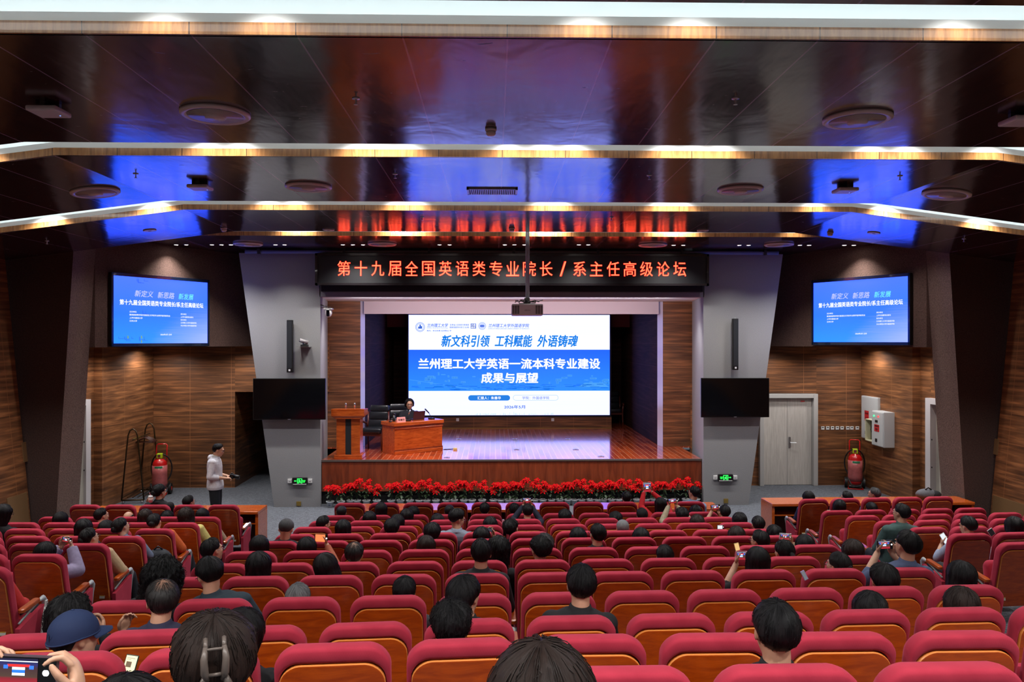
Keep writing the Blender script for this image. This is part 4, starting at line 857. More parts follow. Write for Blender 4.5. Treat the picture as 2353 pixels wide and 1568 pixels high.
def poinsettia(seed):
    rnd = random.Random(seed); P = {}
    pot = MB(); pot.lathe([(.052,0),(.058,.01),(.078,.11),(.092,.115),(.092,.135),(.084,.135),(.08,.12)], n=20); P['pot'] = (pot.mesh('pot', True), M_POT)
    so = MB(); so.lathe([(.0,.122),(.08,.12)], n=16); P['soil'] = (so.mesh('soil'), M_SOIL)
    pr = MB(); pr.bx(-.02,.02,-.078,-.07,.045,.065); P['pot_print'] = (pr.mesh('pot_print'), M_POTP)
    st = MB(); lf = MB(); br = MB(); ey = MB()
    heads = [(rnd.uniform(-.10,.10), rnd.uniform(-.10,.08), rnd.uniform(.33,.56)) for _ in range(rnd.choice((4,5,5,6)))]
    for hx, hy, hz in heads:
        st.tube([(0,0,.12),(hx*.3,hy*.3,.24),(hx,hy,hz)], .004, 5)
        tilt = Matrix.Rotation(R(38), 3, 'X') @ Matrix.Rotation(rnd.uniform(-.3,.3), 3, 'Y'); rot0 = rnd.uniform(0,6)
        for ring, (nn, L, w) in enumerate(((6,.095,.026),(5,.062,.02))):
            for i in range(nn):
                a = rot0+ring*.5+2*math.pi*i/nn+rnd.uniform(-.15,.15); d = tilt @ Vector((math.cos(a), math.sin(a), .12+.3*ring)); leaf(br, (hx,hy,hz+.004*ring), d, L*rnd.uniform(.85,1.1), w, .35, tilt @ Vector((0,0,1)))
        e = tilt @ Vector((0,0,.012)); ey.ell((hx+e.x,hy+e.y,hz+e.z), (.009,.009,.008), 6, 4)
    for i in range(12):
        a = rnd.uniform(0,6.28); z = rnd.uniform(.2,.38); r = rnd.uniform(.01,.05); leaf(lf, (r*math.cos(a),r*math.sin(a),z), (math.cos(a),math.sin(a),rnd.uniform(-.3,.3)), rnd.uniform(.07,.11), .026, .5, (0,0,1))
    P['stem'] = (st.mesh('stem'), M_LEAF); P['leaves'] = (lf.mesh('leaves', True), M_LEAF); P['red_bracts'] = (br.mesh('red_bracts', True), M_BRACT); P['flower_eye'] = (ey.mesh('flower_eye'), M_EYE)
    for me, mt in P.values(): me.materials.append(mt)
    return P
PV = [poinsettia(s) for s in (1,2,3,4,5,6)]
POTS = [758.7,783.4,805.4,820.4,842,865.7,899.3,920.4,942,963.4,980.6,1001.8,1025.7,1043.3,1066.3,1084.6,1107.8,1134,1150.8,1168.2,1184,1203,1229,1247.5,1267.4,1286.5,1305,1319.4,1336.4,1356,1373.5,1387,1405,1422,1442,1463.5,1485,1502.6,1524,1551,1576,1600]
rnd = random.Random(9); TENS = {20:'twentieth',30:'thirtieth',40:'fortieth'}
def ordn(n): return ORD[n] if n <= 20 else (TENS[n] if n in TENS else ({2:'twenty-',3:'thirty-',4:'forty-'}[n//10]+ORD[n % 10]))
for i, px in enumerate(POTS):
    p = PH(px, 1161 if i < 2 else 1158, 0.0); P = PV[i % 6]; Y = 17.92 if i > 1 else 17.82
    p = PY(px, 1160, Y); t = thing('potted_poinsettia', '%s potted red poinsettia before the stage, counted from the lectern end' % ordn(i+1), 'potted plant', (p.x, Y, 0), 0, 'potted poinsettias along the stage front')
    sc = rnd.uniform(.92,1.1)
    for nm, (me, mt) in P.items(): inst(nm, me, t, rot=(0,0,rnd.uniform(-.6,.6) if nm == 'pot' else 0), scale=(1,1,1) if nm in ('pot','soil','pot_print') else (sc,sc,sc))
# ================================================================== long front desks
M_DESK = wood('orange_desk_wood', (178,76,22), (214,104,38), ('Object', (1,1,1)), 2.0, .2, .5, (1.5, 14, 14)); M_DESKIN = plain('desk_inside', (86,36,16), .5)
def long_desk(x0, x1, yf, yb, lab, rz=0, pivot=None, panels=1):
    t = thing('long_desk', lab, 'desk', (x0, yf, 0), rz, 'long wooden desks before the front row'); L = x1-x0; D = yb-yf
    MB().bx(0,L,0,D,.70,.75).build('desk_top', M_DESK, t, bev=.006)
    for x in (0, L-.05): MB().bx(x,x+.05,.02,D,0,.70).build('side_panel', M_DESK, t)
    MB().bx(.05,L-.05,D-.04,D-.01,.05,.70).build('front_panel', M_DESKIN, t); MB().bx(.05,L-.05,.05,D-.04,.52,.54).build('shelf', M_DESK, t)
    n = max(1, int(L/1.4))
    for i in range(1, n): MB().bx(L*i/n-.02,L*i/n+.02,.03,D-.04,0,.70).build('divider', M_DESK, t)
    return t
YD0, YD1 = 13.92, 14.5
gx = lambda px, Y=14.2: PY(px, 1160, Y).x
long_desk(gx(798), gx(1090), YD0, YD1, 'long front desk nearest the lectern side of the centre block'); long_desk(gx(1121), gx(1288), YD0, YD1, 'short middle front desk of the centre block'); long_desk(gx(1339), gx(1648), YD0, YD1, 'long front desk at the door side of the centre block')
long_desk(gx(218), gx(606), 13.85, 14.42, 'long front desk of the side block under the coat rack'); long_desk(gx(1766, 14.5), gx(2224, 14.6), 14.3, 14.88, 'long front desk of the side block near the double door', rz=R(1.2))
# ================================================================== coat rack
r0, r1 = PH(305, 1158, 0), PH(344, 1133, 0); RC = (r0+r1)/2; RA = math.atan2(r1.y-r0.y, r1.x-r0.x); RLN = (r1-r0).length
t = thing('coat_rack', 'dark bronze coat rack on castors beside the wood wall with brown hangers', 'coat rack', (RC.x, RC.y, 0), RA)
M_BRZ = plain('dark_bronze', (62,46,24), .35, .6)
Lr = RLN
for s in (-1, 1):
    m = MB(); x = s*Lr/2; pts = [(x,-.24,.08),(x,-.10,1.55),(x,-.06,1.66),(x,0,1.70),(x,.06,1.66),(x,.10,1.55),(x,.24,.08)]; m.tube(pts, .017, 8); m.tube([(x,-.24,.08),(x,.24,.08)], .017, 8); m.build('end_frame', M_BRZ, t, True)
m = MB(); m.tube([(-Lr/2,0,1.45),(Lr/2,0,1.45)], .014, 8); m.build('rail', M_BRZ, t, True); m = MB(); [m.tube([(-Lr/2,y,.14),(Lr/2,y,.14)], .012, 6) for y in (-.22,-.11,0,.11,.22)]; m.build('bottom_shelf', M_BRZ, t)
m = MB(); [m.bx(-Lr/2+.1+i*.12,-Lr/2+.13+i*.12,-.02,.02,1.44,1.48) for i in range(4)]; m.build('hook_studs', M_BRASS, t)
for x in (-Lr/2, Lr/2):
    for y in (-.2,.2): m = MB(); m.ell((x,y,.035), (.03,.03,.035)); m.build('castor', M_CHROME, t, True)
Mr = Matrix.Translation((RC.x,RC.y,0)) @ Matrix.Rotation(RA, 4, 'Z')
for i in range(5):
    q = Mr @ Vector((Lr*.5-.42+i*.06, 0, 1.40)); h = thing('coat_hanger', '%s brown wooden hanger on the coat rack, counted from the middle' % ORD[i+1], 'hanger', q, RA+R(90)+R(-14+5*i), 'brown hangers on the coat rack')
    m = MB(); m.tube([(0,0,-.01),(.0,0,.035),(.02,0,.05),(-.015,0,.055)], .003, 6); m.build('hook', M_CHROME, h); m = MB(); m.tube([(-.22,0,-.12),(-.1,0,-.045),(0,0,-.01),(.1,0,-.045),(.22,0,-.12)], [.012,.014,.014,.014,.012], 8); m.tube([(-.2,0,-.12),(.2,0,-.12)], .007, 6); m.build('hanger_bar', plain('hanger_brown', (70,36,26), .35), h, True)
# ================================================================== wheeled fire extinguishers
M_EXR = plain('extinguisher_red', (200,20,22), .25, coat=.5); M_FILM = plain('plastic_wrapped_red', (176,92,92), .3, noise=.25, nscale=9, bump=.5); M_RUB = plain('black_rubber', (16,16,18), .5)
def trolley(loc, rz, lab):
    t = thing('wheeled_extinguisher', lab, 'fire extinguisher', loc, rz, 'wheeled fire extinguishers')
    m = MB(); m.lathe([(.0,.10),(.12,.11),(.16,.15),(.165,.2),(.165,.72),(.155,.79),(.11,.85),(.05,.875),(.045,.90)], n=28); m.build('cylinder', M_EXR, t, True)
    m = MB(); m.lathe([(.168,.20),(.172,.3),(.170,.5),(.172,.72)], n=28); m.build('plastic_wrap', M_FILM, t, True)
    m = MB(); 
    for i in range(5): a = R(-115+i*12); b = R(-115+(i+1)*12); m.quad((.175*math.cos(a),.175*math.sin(a),.66),(.175*math.cos(b),.175*math.sin(b),.66),(.175*math.cos(b),.175*math.sin(b),.71),(.175*math.cos(a),.175*math.sin(a),.71))
    m.build('green_label', plain('green_label', (60,140,100), .5), t)
    MB().bx(-.06,.06,-.06,.06,.885,1.0).build('valve_cover', plain('lime_plastic', (186,214,30), .4), t, bev=.012)
    m = MB(); m.bx(-.035,.03,-.064,-.058,.91,.975); m.build('cover_label', plain('label_maroon', (110,50,50), .5), t)
    m = MB(); m.tube([(-.12,.16,.5),(-.12,.17,1.05),(-.12,.2,1.17),(-.09,.2,1.20),(.09,.2,1.20),(.12,.2,1.17),(.12,.17,1.05),(.12,.16,.5)], .014, 8); m.tube([(-.15,.1,.06),(-.17,-.18,.02),(.17,-.18,.02),(.15,.1,.06)], .014, 8); m.build('handle_frame', M_EXR, t, True)
    m = MB(); pts = [(.235*math.sin(a)*1.0, .12-.06*math.cos(a*2), .62+.36*math.cos(a)) for a in [2*math.pi*i/24 for i in range(25)]]; m.tube(pts, .017, 8); m.tube([(.2,.1,.3),(.12,-.19,.1),(-.1,-.2,.12),(-.19,-.1,.3)], .015, 8); m.build('hose', M_RUB, t, True)
    for s in (-1, 1):
        m = MB(); m.tube([(s*.17,.14,.13),(s*.235,.14,.13)], .13, 24); w = m.build('wheel', M_RUB, t); m = MB(); m.tube([(s*.236,.14,.13),(s*.24,.14,.13)], .05, 16); m.build('wheel_hub', M_EXR, w)
p = PH(370, 1131, 0); trolley((PY(367,1060,19.3).x, 19.3, 0), R(8), 'wheeled red fire extinguisher behind the coat rack')
trolley((PY(1965,1060,19.75).x, 19.75, 0), R(-20), 'wheeled red fire extinguisher under the row of thermostats')
# backpack on the door-side desk
p = PZ(2148, 1145, 14.5)
t = thing('backpack', 'grey and black backpack lying on the door-side front desk', 'backpack', (p.x, 14.62, .755), .1)
m = MB(); m.ell((0,0,.10), (.20,.13,.10), 18, 10); m.build('bag_body', plain('grey_fabric', (92,92,98), .8, noise=.15), t, True); m = MB(); m.ell((.12,.0,.09), (.17,.125,.085), 16, 9); m.build('bag_side', plain('black_fabric_bag', (24,24,28), .8), t, True); m = MB(); m.tube([(-.05,-.05,.19),(0,-.06,.23),(.07,-.05,.19)], .012, 8); m.build('strap', M_BLACK, t, True)
# ================================================================== auditorium seats
def fabric():
    t = NT('crimson_woven_fabric'); w = t.add('ShaderNodeTexWave'); w.wave_type = 'BANDS'; w.inputs['Scale'].default_value = 90; w.inputs['Distortion'].default_value = 1.0
    t.ln(t.coords('Object', (1, .6, 1.2), (.4, 0, .3)), w.inputs[0]); n = t.noise(t.coords('Object'), 7, 3); n2 = t.noise(t.coords('Object'), 260, 2)
    c = t.ramp(n, [(.3, lin((166,42,62))), (.7, lin((184,52,72)))]); t.ln(c, t.b.inputs['Base Color']); t.b.inputs['Roughness'].default_value = .85
    t.b.inputs['Sheen Weight'].default_value = .3; t.b.inputs['Sheen Tint'].default_value = lin((230,130,150)); t.b.inputs['Specular IOR Level'].default_value = .2
    h = t.math('ADD', t.math('MULTIPLY', w.outputs[0], .6), t.math('MULTIPLY', n2, .4)); t.bump(h, .12, .0025); return t.m
M_FAB = fabric()
M_PLY = wood('seat_shell_wood', (156,52,2), (206,86,8), ('Object', (1,1,1)), 2.4, .34, .35, (2.5, 2.5, 12)); M_PLYE = plain('seat_shell_lit_edge', (226,140,66), .3, coat=.4)  # shell edge lightened to paint the golden line where it catches light
M_PAD = wood('armrest_wood', (150,62,16), (196,92,30), ('Object', (1,1,1)), 3, .3, .4, (10, 1.5, 10)); M_BRK = plain('pale_grey_cast_metal', (176,182,184), .4, .2)
M_TAG = plain('seat_number_plate', (206,202,190), .5)
REC = R(12); SH = 1.04
def rec(u, t, v):   # seat-back space -> object space; v along the back, t thickness toward the front
    dv = v-SH; return (u, -dv*-math.sin(REC)*-1*1.0 + t*math.cos(REC) if False else (t*math.cos(REC) - dv*math.sin(REC)), SH + dv*math.cos(REC) + t*math.sin(REC)*.25)
def seat_meshes():
    P = {}; w = .495; N = 7
    def O(inu, inv, r, t, bot=.36):  # outline inset
        o = rrect(w-2*inu, (SH-bot)-2*inv+.0, max(.01, r), N, v0=bot+inv, rb=.04 if inu < .2 else .02); return [(u, t, v) for u, v in o]
    def O2(ins_side, ins_top, r, t):
        o = rrect(w-2*ins_side, SH-ins_top-.36-.03, r, N, v0=.39, rb=.03); return [(u, t, v) for u, v in o]
    def crown(p):   # slightly arched top edge
        u, t, v = p; k = max(0, (v-.75)/.29); return (u, t, v - k*.022*(abs(u)/.25)**2.2)
    m = MB()
    seq = [O2(.022,.074,.080,.045), O2(.022,.073,.080,.022), O2(.021,.071,.081,.006), O2(.017,.066,.083,-.008), O2(.012,.054,.085,-.012), O2(.005,.016,.086,-.009), O2(.0015,.004,.086,-.001), O2(.0,.0,.086,.012),
           O2(.0,.001,.09,.055), O2(.006,.008,.09,.08), O2(.03,.03,.08,.098), O2(.07,.07,.06,.105)]
    def flat(p):    # only the top roll stands proud of the shell
        u, t, v = p; return (u, t if t > .006 else .006+(t-.006)*min(1, max(0, (v-.80)/.16)), v)
    m.loft([[rec(*crown(flat(p))) for p in r] for r in seq]); me = m.mesh('backrest', True); me.materials.append(M_FAB); P['backrest'] = me
    m = MB(); w2 = .452
    def Q(ins, t): return [rec(*crown((u, t, v))) for u, v in rrect(w2-2*ins, .630-ins*2, .088-ins, N, v0=.335+ins, rb=.03)]
    m.loft([Q(.01,.02), Q(0,.018), Q(0,-.009), Q(.004,-.015), Q(.009,-.016)]); 
    n = (N+1)*4; k = len(m.f)
    for i in range(len(m.f)): m.mi[i] = 1 if i < 3*n else 0
    me = m.mesh('back_shell', False); me.materials.append(M_PLY); me.materials.append(M_PLYE); P['back_shell'] = me
    m = MB(); o = rrect(.47,.42,.06,5); q = lambda f, z: [(u*f, .10+.21+(v-.21)*f+.03, z) for u, v in o]; m.loft([q(.92,.38), q(1,.40), q(1,.45), q(.97,.47), q(.88,.48)]); me = m.mesh('seat_cushion', True); me.materials.append(M_FAB); P['seat_cushion'] = me
    m = MB(); q = lambda f, y: [(u*f, y+.10-(v)*-.12, .40+v*.93*f) for u, v in o]; m.loft([q(.94,.08), q(1,.10), q(1,.14), q(.95,.165)]); me = m.mesh('seat_cushion', True); me.materials.append(M_FAB); P['seat_cushion_up'] = me
    # one side support: upholstered panel, cast bracket, wooden pad
    m = MB(); m.add([(-.02,.10,.02),(-.02,.42,.02),(-.02,.47,.58),(-.02,.10,.48),(.02,.10,.02),(.02,.42,.02),(.02,.47,.58),(.02,.10,.48)], [(0,1,2,3),(7,6,5,4),(0,4,5,1),(1,5,6,2),(2,6,7,3),(3,7,4,0)]); me = m.mesh('side_panel'); me.materials.append(M_FAB); P['side_panel'] = me
    m = MB(); m.tube([(0,.12,.52),(0,.40,.625),(0,.475,.635),(0,.50,.60),(0,.49,.52),(0,.46,.30),(0,.45,.02)], [.010,.012,.024,.025,.015,.010,.010], 8); m.bx(-.03,.03,.40,.56,.0,.02); me = m.mesh('bracket', True); me.materials.append(M_BRK); P['bracket'] = me
    m = MB(); o = rrect(.058,.26,.022,4); q = lambda f, z: [(u*f, .14+.13+(v-.13)*f, z+.10*(.14+v-.1)) for u, v in o]; m.loft([q(1,.60), q(1.0,.625), q(.88,.632)]); me = m.mesh('armrest', False); me.materials.append(M_PAD); P['armrest'] = me
    m = MB(); V = [(-.028,0,-.016),(.028,0,-.016),(.028,0,.016),(-.028,0,.016)]; m.box((0,0,0),(.056,.003,.032)); m.cm = 1; m.box((0,-.002,.0125),(.05,.002,.007)); me = m.mesh('number_plate'); me.materials.append(M_TAG); me.materials.append(plain('amber_print', (200,160,40), .5)); P['number_plate'] = me
    return P
SEATP = seat_meshes()
HALF = .5615/2
def make_seat(loc, rz, label, group, arms=(1,), up=True, plate=0):
    t = thing('auditorium_seat', label, 'seat', loc, rz, group)
    inst('backrest', SEATP['backrest'], t); inst('back_shell', SEATP['back_shell'], t); inst('seat_cushion', SEATP['seat_cushion_up' if up else 'seat_cushion'], t)
    for s in arms:
        for k in ('side_panel', 'bracket', 'armrest'): inst(k, SEATP[k], t, loc=(s*HALF, 0, 0))
    if plate: inst('number_plate', SEATP['number_plate'], t, loc=(plate*.15, .105, .44), rot=(-REC,0,0))
    return t
ROT = 1.4; ROTS = {9: (2.2, 2.0), 10: (4.3, 2.2), 11: (4.0, .3), 12: (4.0, .5), 13: (3.5, .5)}   # the rows bow a little near the back
def seat_pos(block, n, k):
    """block c: columns 0..10 from the lectern side; l / r: k = 0 at the aisle"""
    if block == 'c': x = -2.79+.5615*k; rz = R(ROTS.get(n, (ROT, ROT))[0 if x < -.3 else 1]) if n else 0; y = ROWY[n] + x*math.tan(rz)
    elif block == 'l': x = -4.81-.5615*k; rz = R(-1.3); y = ROWY[n] + (-4.8)*math.tan(R(ROT if n else 0)) + (x+4.8)*math.tan(rz) - (.1 if n == 0 else 0)
    else: x = 4.97+.553*k; rz = R(3.9); y = ROWY[n] + 4.97*math.tan(R(ROT)) + (x-4.97)*math.tan(rz) + (.05 if n == 0 else .0)
    return Vector((x, y, FLZ[n])), rz
SEAT_LABEL = {}; OCC = {}
def seat_text(block, n, k):
    b = {'c': 'centre', 'l': 'lectern-side', 'r': 'door-side'}[block]
    w = 'counted from lectern-side aisle' if block == 'c' else 'counted from the aisle'
    return '%s block, row %s from the desks, seat %s %s' % (b, ORD[n+1], ORD[k+1], w)
# ================================================================== people
def voxel(mb, name, size, smooth_it=3, post=None):
    me = mb.mesh(name); o = bpy.data.objects.new('tmp', me); COL.objects.link(o)
    r = o.modifiers.new('r', 'REMESH'); r.mode = 'VOXEL'; r.voxel_size = size; r.use_smooth_shade = True
    s = o.modifiers.new('s', 'SMOOTH'); s.iterations = smooth_it; s.factor = .5
    bpy.context.view_layer.update(); dg = bpy.context.evaluated_depsgraph_get(); out = bpy.data.meshes.new_from_object(o.evaluated_get(dg)); out.name = name
    bpy.data.objects.remove(o); bpy.data.meshes.remove(me)
    out.polygons.foreach_set('use_smooth', [True]*len(out.polygons)); return out
M_SKIN = None
def skin():
    t = NT('skin'); n = t.noise(t.coords('Object'), 12, 4); t.ln(t.ramp(n, [(.3, lin((196,146,118))), (.7, lin((216,170,142)))]), t.b.inputs['Base Color'])
    t.b.inputs['Roughness'].default_value = .5; t.b.inputs['Subsurface Weight'].default_value = .0; return t.m
M_SKIN = skin(); M_LIP = plain('lips', (170,92,86), .5); M_EYEW = plain('eye_white', (225,220,215), .3); M_IRIS = plain('dark_iris', (26,18,14), .2)
def hair_mat(name, dark, light, rough=.42):
    t = NT(name); v = t.coords('UV', (70, 2.2, 1)); n = t.noise(v, 2.0, 4, .7, .4); t.ln(t.ramp(n, [(.35, lin(dark)), (.75, lin(light))]), t.b.inputs['Base Color'])
    t.b.inputs['Roughness'].default_value = rough; t.b.inputs['Specular IOR Level'].default_value = .28; t.b.inputs['Anisotropic'].default_value = .5; t.bump(n, .7, .005); return t.m
HAIR = {'black': hair_mat('black_hair', (6,6,8), (26,24,28)), 'brown': hair_mat('dark_brown_hair', (24,17,15), (60,44,38)), 'grey': hair_mat('grey_hair', (70,72,76), (168,170,172), .6), 'salt': hair_mat('greying_hair', (40,40,44), (110,110,112), .6)}
def thin_hair():
    t = NT('thinning_hair'); v = t.coords('UV', (70, 2.2, 1)); n = t.noise(v, 2.0, 4, .7, .4); c = t.ramp(n, [(.35, lin((8,7,8))), (.75, lin((34,30,30)))])
    tc = t.add('ShaderNodeTexCoord'); sp = t.add('ShaderNodeSeparateXYZ'); t.ln(tc.outputs['UV'], sp.inputs[0])
    k = t.math('ADD', sp.outputs[1], t.math('MULTIPLY', t.math('SUBTRACT', t.noise(t.coords('UV', (40, 8, 1)), 1.5, 3), .5), .45)); f = t.ramp(k, [(.04, (.85,.85,.85,1)), (.30, (0,0,0,1))])
    t.ln(t.mix(f, c, lin((170,124,100))), t.b.inputs['Base Color']); t.b.inputs['Roughness'].default_value = .5; t.bump(n, .5, .003); return t.m
HAIR['thin'] = thin_hair()
GLS = plain('glasses_frame', (60,50,56), .3, .6)
def torso_rings(g=0.0, female=False):
    sw = .94 if female else 1.06
    T = [(-.02,0,.165,.115),(.03,0,.175,.125),(.10,0,.170,.120),(.20,0,.152,.105),(.30,.0,.160,.105),(.40,0,.178,.108),(.47,0,.190,.100),(.52,0,.183,.088),(.555,0,.130,.070),(.58,.002,.082,.060)]
    return [(z, y, (a+g)*sw, b+g) for z, y, a, b in T]
def ring(z, y, a, b, n=20, x=0):
    return [(x+a*math.copysign(abs(math.cos(t))**.85, math.cos(t)), y+b*math.copysign(abs(math.sin(t))**.85, math.sin(t)), z) for t in [2*math.pi*i/n for i in range(n)]]
HZ = .715    # head centre above the seat in body space
LEAN = .33   # the spine leans back with the seat
def spine(v): x, y, z = v; return (x, y-LEAN*max(0, z)*(.9)+ (max(0, z-.55)*.35), z)
def hand(mb, w, f, nrm, side, curl=(25,35,25), spread=1.0, thumb_in=.5):
    """palm, four bent fingers of unequal length, thumb from the side of the palm"""
    f = Vector(f).normalized(); nrm = (Vector(nrm)-f*Vector(nrm).dot(f)).normalized(); s = f.cross(nrm).normalized()*side; w = Vector(w)
    M = Matrix((s, f, nrm)).transposed().to_4x4(); M.translation = w
    mb.ell((0,.045,0), (.040,.055,.016), 12, 8, M=None) if False else None
    k = mb.mark(); mb.ell((0,0,0), (.041,.052,.017), 12, 8); mb.xf(M @ Matrix.Translation((0,.045,0)), k)
    L = (.066,.074,.069,.055)
    for i in range(4):
        x = (1.5-i)*.0205; base = Vector((x, .083-.004*abs(i-1.3), 0)); a = 0; pts = [base]; d = Vector((-(i-1.5)*.04*spread*-1*0, 1, 0)); seg = (L[i]*.45, L[i]*.32, L[i]*.26); p = base.copy(); rr = [.0095]
        for j in range(3):
            a += R(curl[j]+ (i*3 if j else 0)); p = p+Vector(((1.5-i)*.06*spread*seg[j], math.cos(a)*seg[j], math.sin(a)*seg[j])); pts.append(p.copy()); rr.append(.0088-.0012*j)
        k = mb.mark(); mb.tube(pts, rr, 8); mb.ell(pts[-1], (.0064,.0064,.0064), 8, 6); mb.xf(M, k)
    k = mb.mark(); pts = [Vector((.028,.02,.002)), Vector((.052,.045,.012+.01*thumb_in)), Vector((.060,.072,.018+.02*thumb_in)), Vector((.056,.094,.022+.03*thumb_in))]; mb.tube(pts, [.013,.012,.010,.008], 8); mb.ell(pts[-1], (.008,.008,.008), 8, 6); mb.xf(M, k)
def head_geo(mb, Mh):
    k = mb.mark()
    mb.ell((0,-.012,.020), (.077,.094,.088), 24, 14); mb.ell((0,.022,-.030), (.064,.070,.080), 20, 12); mb.ell((0,.050,-.085), (.036,.034,.030), 14, 8)   # skull, face, chin
    mb.ell((0,.010,-.075), (.054,.056,.038), 14, 8)
    mb.tube([(0,.082,.012),(0,.093,-.012),(0,.099,-.030),(0,.088,-.038)], [.008,.009,.013,.010], 8); mb.ell((.010,.094,-.034), (.008,.008,.007), 8, 6); mb.ell((-.010,.094,-.034), (.008,.008,.007), 8, 6)  # nose
    mb.ell((0,.080,.028), (.052,.014,.010), 12, 6); mb.ell((0,.088,-.058), (.022,.008,.009), 10, 6)       # brow, mouth
    for s in (-1, 1):
        mb.ell((s*.040,.066,-.018), (.020,.018,.018), 10, 6)
        q = mb.mark(); mb.ell((0,0,0), (.008,.020,.031), 10, 8); mb.xf(Matrix.Translation((s*.078,-.004,-.010)) @ Matrix.Rotation(s*R(22), 4, 'Z') @ Matrix.Rotation(R(8), 4, 'X'), q)
    mb.xf(Mh, k)
def Mhead(yaw, pitch, roll=0, z=HZ):
    c = Vector(spine((0, .028, z))); return Matrix.Translation(c) @ Matrix.Rotation(R(yaw), 4, 'Z') @ Matrix.Rotation(R(pitch), 4, 'X') @ Matrix.Rotation(R(roll), 4, 'Y')
ARM_REST = {-1: ((-.235,-.04,.24), (-.13,.24,.17), (.25,.9,-.25), (0,0,-1)), 1: ((.235,-.04,.24), (.13,.24,.17), (-.25,.9,-.25), (0,0,-1))}
BODIES = {}
def shoulder(s): return spine((s*.165, 0, .50))
def body_mesh(key, yaw, pitch, roll, arms, female=False, legs='sit', vox=.009):
    if key in BODIES: return BODIES[key]
    mb = MB(); mb.loft([[spine(p) for p in ring(*r)] for r in torso_rings(0, female)])
    nk = .88 if female else 1.0; Mh = Mhead(yaw, pitch, roll); h = Mh @ Vector((0,-.02,-.03)); mb.tube([spine((0,0,.53)), spine((0,.004,.60)), h], [.062*nk,.056*nk,.054*nk], 16); head_geo(mb, Mh)
    for s in (-1, 1):
        el, wr, fd, pn = arms[s]; sh = Vector(shoulder(s)); mb.ell(sh, (.055,.055,.055), 12, 8); mid = sh.lerp(Vector(el), .5); mb.tube([sh, mid, el], [.050,.045,.038], 12); mb.ell(el, (.038,.038,.038), 10, 6)
        mb.tube([el, Vector(el).lerp(Vector(wr), .35), wr], [.038,.037,.026], 12); mb.ell(wr, (.026,.026,.026), 10, 6); hand(mb, wr, fd, pn, s, *( (arms['curl'],) if 'curl' in arms else ()))
    if legs == 'sit':
        for s in (-1, 1):
            mb.tube([(s*.085,.02,.05),(s*.10,.24,.065),(s*.105,.43,.06)], [.085,.075,.055], 14); mb.ell((s*.105,.43,.06), (.056,.056,.056), 12, 8)
            mb.tube([(s*.105,.43,.06),(s*.105,.45,-.12),(s*.105,.44,-.38)], [.055,.050,.034], 12); mb.ell((s*.105,.48,-.41), (.042,.11,.035), 12, 8)
    elif legs == 'stand':
        for s in (-1, 1):
            mb.tube([(s*.09,0,.03),(s*.095,.01,-.20),(s*.09,.015,-.40),(s*.09,.0,-.62),(s*.09,-.01,-.80)], [.092,.078,.056,.050,.035], 14); mb.ell((s*.09,.05,-.83), (.045,.12,.04), 12, 8)
    me = voxel(mb, 'body', vox); me.materials.append(M_SKIN); BODIES[key] = me; return me
def shirt_mesh(key, arms, female=False, vox=.010, g=.014, sleeve=1.0, hood=False, collar=True, loose=0.0):
    if key in BODIES: return BODIES[key]
    mb = MB(); mb.loft([[spine(p) for p in ring(*r)] for r in torso_rings(g+loose, female)])
    if collar: mb.tube([spine((0,-.006,.555)), spine((0,.0,.590)), spine((0,-.004,.612))], [.088,.072,.066], 18)
    if hood: mb.ell(spine((0,-.075,.575)), (.10,.055,.06), 16, 10)
    for s in (-1, 1):
        el, wr = Vector(arms[s][0]), Vector(arms[s][1]); sh = Vector(shoulder(s)); mb.ell(sh, (.070+loose,.068+loose,.066), 14, 10); mb.tube([sh, sh.lerp(el,.5), el], [.064+loose,.060+loose,.053+loose], 14); mb.ell(el, (.053+loose,)*3, 12, 8)
        e = el.lerp(wr, sleeve*.93); mb.tube([el, el.lerp(e,.5), e], [.053+loose,.048+loose,.037+loose], 14)
    me = voxel(mb, 'jacket', vox, 2); BODIES[key] = me; return me
def trousers_mesh(key='trousers', legs='sit'):
    if key in BODIES: return BODIES[key]
    mb = MB(); mb.loft([[spine(p) for p in ring(z, y, a, b)] for z, y, a, b in ((-.035,0,.170,.125),(.03,0,.188,.136),(.10,0,.182,.132))])
    for s in (-1, 1):
        if legs == 'sit':
            mb.tube([(s*.085,.02,.045),(s*.10,.24,.065),(s*.105,.43,.06)], [.098,.088,.070], 14); mb.ell((s*.105,.43,.06), (.07,.07,.07), 12, 8); mb.tube([(s*.105,.43,.06),(s*.105,.45,-.12),(s*.105,.44,-.36)], [.069,.064,.056], 12)
        else: mb.tube([(s*.09,0,.03),(s*.095,.01,-.20),(s*.09,.015,-.40),(s*.09,.0,-.60),(s*.09,-.01,-.79)], [.105,.094,.078,.068,.060], 14)
    me = voxel(mb, 'trousers', .012, 2); BODIES[key] = me; return me
